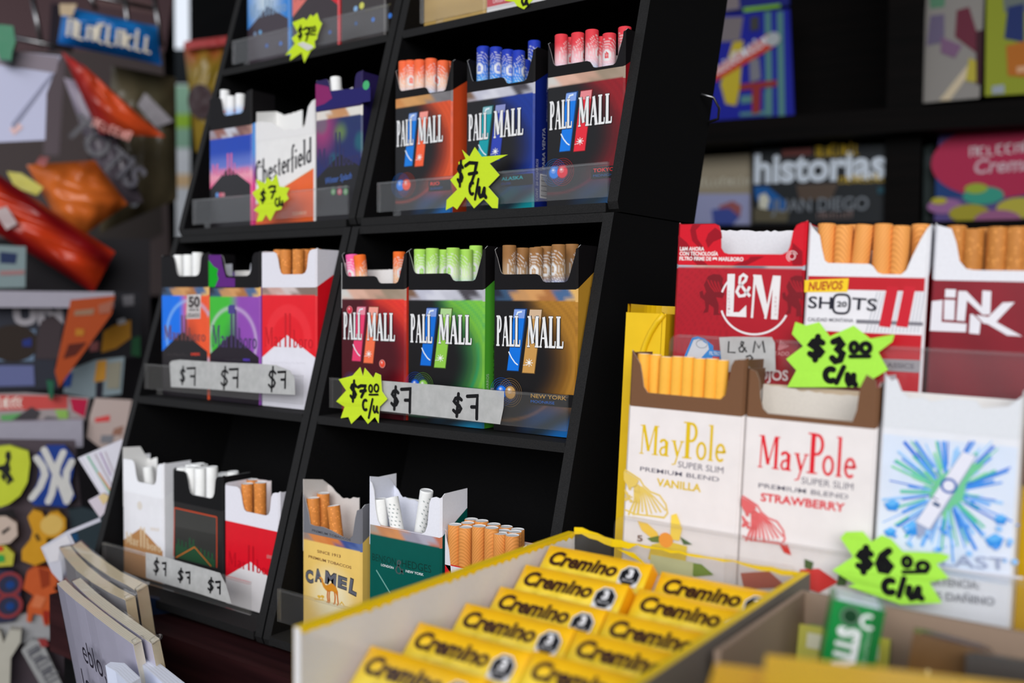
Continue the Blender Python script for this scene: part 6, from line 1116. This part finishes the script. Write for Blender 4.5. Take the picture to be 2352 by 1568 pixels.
card('navy_panel', 'dark navy board standing under the rack\'s bottom tray', 'board', zk, [(1600, 480), (1960, 560), (2000, 1000), (1960, 1700), (1600, 1700)], .66, S(12, 32, 60), None, .006)

# ------------------------------------------------------------------ dark book shelves and magazines on the back wall
BY = 1.22
zs1 = BS.hit(1900, 262, BY)[2]; zs2 = BS.hit(1880, 516, BY)[2]
xa = BS.hit(1500, 262, BY)[0]; xb = BS.hit(2700, 262, BY)[0]; xu = BS.hit(2075, 262, BY)[0]
bs = thing('book_shelf', 'dark wooden book shelves on the back wall', 'shelf', BS.mat((xa, BY, zs2)))
for n, bx in (('shelf', (xa, xb, BY - .01, BY + .22, zs1 - .028, zs1)), ('shelf', (xa, xb, BY - .01, BY + .22, zs2 - .028, zs2)), ('shelf', (xa, xb, BY - .01, BY + .22, zs1 + .33, zs1 + .358)), ('upright', (xu - .02, xu + .02, BY + .02, BY + .22, zs2, zs1 - .028)), ('upright', (xu - .02, xu + .02, BY + .02, BY + .22, zs1, zs1 + .33)), ('back_board', (xa, xb, BY + .22, BY + .235, zs2 - .03, zs1 + .358))):
    mb = MB('wood'); mb.box(*bx); o = mb.build(n, bs); o.matrix_world = BS.mat()
MB_ = 'magazines on the dark book shelves'
def mag(label, zf, outline, d, col, draw, th=.008): return card('magazine', label, 'magazine', zf, outline, d, col, draw, th, BS, MB_, 'card')
BLU = S(14, 26, 150)
def m_puz(pl, q):
    for x in (880, 950): pl.poly([q(x, 70), q(x + 36, 64), q(x + 46, 655), q(x + 8, 660)], S(80, 130, 130))
    polys([(S(120, 112, 116), [(640, 100), (760, 95), (740, 230), (620, 240)]), (S(190, 170, 40), [(700, 240), (760, 230), (740, 500), (720, 600), (660, 590), (630, 480)]), (S(80, 130, 130), [(745, 545), (820, 540), (820, 580), (745, 590)]), (S(80, 130, 130), [(880, 520), (925, 515), (925, 650), (740, 660), (740, 640), (880, 630)]), (S(140, 40, 40), [(740, 480), (950, 455), (950, 490), (860, 500), (855, 640), (810, 650), (810, 505), (740, 515)]), (S(120, 120, 130), [(795, 340), (850, 330), (860, 450), (800, 470)]), (S(60, 60, 60), [(800, 100), (850, 95), (850, 170), (800, 180)])])(pl, q)
    pl.poly([q(*t) for t in [(540, 430), (900, 195), (960, 215), (930, 270), (540, 500)]], S(196, 60, 40)); pl.scrawl(q(550, 460), q(905, 245), .014, S(214, 214, 220), 12, 1, .22); pl.disc(*q(930, 225), .009, S(170, 176, 180))
mag('blue puzzle magazine with a slanting red title band', zb, [(540, 90), (1022, 50), (1048, 655), (540, 700)], BY + .06, BLU, m_puz)
mag('blue and grey magazine with a green stripe, lying above the puzzle magazine', zb, [(560, -120), (1020, -140), (1020, 30), (560, 80)], BY + .075, S(18, 30, 120), polys([(S(120, 180, 40), [(760, 45), (970, 22), (970, 42), (760, 70)]), (S(130, 120, 124), [(560, -60), (730, -60), (740, 50), (560, 75)])]), .012)
def m_hist(pl, q):
    pl.text('historias', q(820, 1035), q(1570, 1005), .036, S(206, 216, 228), .04); pl.scrawl(q(1300, 1040), q(1570, 1030), .010, S(190, 160, 40), 11); pl.scrawl(q(1170, 890), q(1420, 875), .016, S(180, 150, 30), 9)
    polys([(S(110, 60, 56), [(980, 850), (1150, 840), (1150, 880), (980, 890)]), (S(20, 90, 160), [(820, 1060), (900, 1060), (1010, 1150), (1000, 1200), (900, 1190), (830, 1130)]), (S(206, 206, 190), [(850, 1110), (885, 1095), (910, 1130), (895, 1190), (850, 1180)]), (S(84, 70, 60), [(1060, 1050), (1300, 1040), (1260, 1130), (1080, 1140)]), (S(90, 84, 66), [(820, 1180), (1020, 1200), (1010, 1260), (820, 1260)]), (S(30, 70, 84), [(1520, 1060), (1570, 1060), (1570, 1100), (1520, 1100)])])(pl, q)
    pl.text('JUAN DIEGO', q(920, 1205), q(1470, 1190), .0165, S(120, 126, 134), .015); pl.scrawl(q(1180, 1240), q(1380, 1235), .008, S(130, 110, 106), 10)
mag('dark history magazine with large white lowercase title', zb, [(812, 850), (1575, 815), (1590, 1262), (812, 1275)], BY + .03, S(34, 38, 42), m_hist)
mag('beige and lilac magazine left of the history magazine', zb, [(470, 890), (800, 870), (806, 1275), (440, 1275)], BY + .045, S(150, 140, 120), lambda pl, q: (pl.scrawl(q(480, 1060), q(795, 1050), .012, S(190, 186, 170), 12), polys([(S(150, 154, 190), [(470, 1100), (800, 1100), (800, 1275), (450, 1275)]), (S(150, 84, 84), [(620, 1170), (700, 1140), (750, 1170), (740, 1240), (640, 1220)]), (S(60, 76, 150), [(580, 1190), (680, 1180), (740, 1230), (700, 1275), (590, 1275)])])(pl, q)))
mag('pale magazine with a maroon figure, top right shelf', zb, [(1800, -60), (2130, -80), (2100, 555), (1765, 585)], BY + .05, S(150, 146, 142), polys([(S(90, 140, 110), [(1810, -60), (1910, -60), (1900, 40), (1820, 50)]), (S(110, 100, 130), [(1820, 90), (1900, 80), (1900, 240), (1800, 260)]), (S(110, 40, 60), [(1970, 60), (2040, 40), (2090, 200), (2080, 300), (1960, 210)]), (S(130, 96, 130), [(1880, 210), (2000, 260), (1960, 330), (1880, 300)]), (S(216, 200, 170), [(1870, 570), (2040, 360), (2080, 370), (1930, 570)]), (S(190, 176, 60), [(2040, 330), (2090, 350), (2080, 470), (2020, 460)]), (S(60, 20, 34), [(2080, 180), (2120, 170), (2110, 480), (2080, 480)])]))
mag('lime and orange magazine at the top right corner', zb, [(2140, -80), (2560, -100), (2560, 520), (2130, 545)], BY + .04, S(150, 160, 40), polys([(S(110, 120, 116), [(2230, -60), (2560, -80), (2560, 60), (2240, 70)]), (S(30, 50, 110), [(2260, 40), (2352, 20), (2352, 240), (2240, 220)]), (S(190, 110, 30), [(2250, 260), (2380, 230), (2400, 440), (2260, 430)]), (S(220, 170, 130), [(2310, 380), (2380, 370), (2380, 410), (2310, 415)]), (S(160, 170, 180), [(2170, 490), (2240, 480), (2240, 530), (2170, 535)])]))
def m_oval(pl, q):
    pl.disc(*q(2220, 910), .074, S(176, 36, 76), ry=.043, n=40); pl.scrawl(q(2040, 890), q(2400, 860), .016, S(206, 190, 196), 7); pl.text('Crema', q(2070, 985), q(2400, 965), .017, S(206, 176, 186), .02, .2)
    for X, Y, r, c in ((2120, 1110, .035, S(50, 150, 130)), (2080, 1070, .02, S(150, 170, 50)), (1900, 1170, .03, S(150, 100, 150)), (2040, 1210, .035, S(160, 150, 40)), (2330, 1180, .04, S(180, 170, 60)), (2200, 1250, .04, S(150, 90, 130)), (1870, 1140, .014, S(180, 170, 50))): pl.disc(*q(X, Y), r*.62, c, ry=r*.3)
mag('purple sweets box with a pink oval label', zb, [(1870, 740), (2560, 690), (2560, 1290), (1840, 1300)], BY + .03, S(84, 70, 130), lambda pl, q: (pl.poly([q(*t) for t in [(1850, 960), (2560, 960), (2560, 1120), (1850, 1120)]], S(20, 60, 120)), m_oval(pl, q)), .03)
mag('thin dark book between the history magazine and the sweets box', zb, [(1785, 830), (1845, 815), (1845, 1285), (1780, 1290)], BY + .05, S(30, 44, 44), polys([(S(50, 60, 64), [(1800, 880), (1840, 870), (1840, 950), (1800, 950)])]), .02)
# daylight and greenery outside, seen through the gap between the walls
def strip_out(pl, q): polys([(S(20, 26, 30), [(330, 112), (500, 112), (500, 193), (330, 193)]), (S(150, 190, 160), [(330, 196), (500, 196), (500, 340), (330, 340)]), (S(160, 200, 60), [(330, 262), (500, 262), (500, 294), (330, 294)]), (S(240, 200, 150), [(330, 400), (500, 400), (500, 430), (330, 430)])])(pl, q)
card('street_wall', 'bright white street wall seen through the narrow gap', 'wall', ZI, [(250, 112), (600, 112), (600, 700), (250, 700)], 3.2, (.9, .9, .9), strip_out, .05)
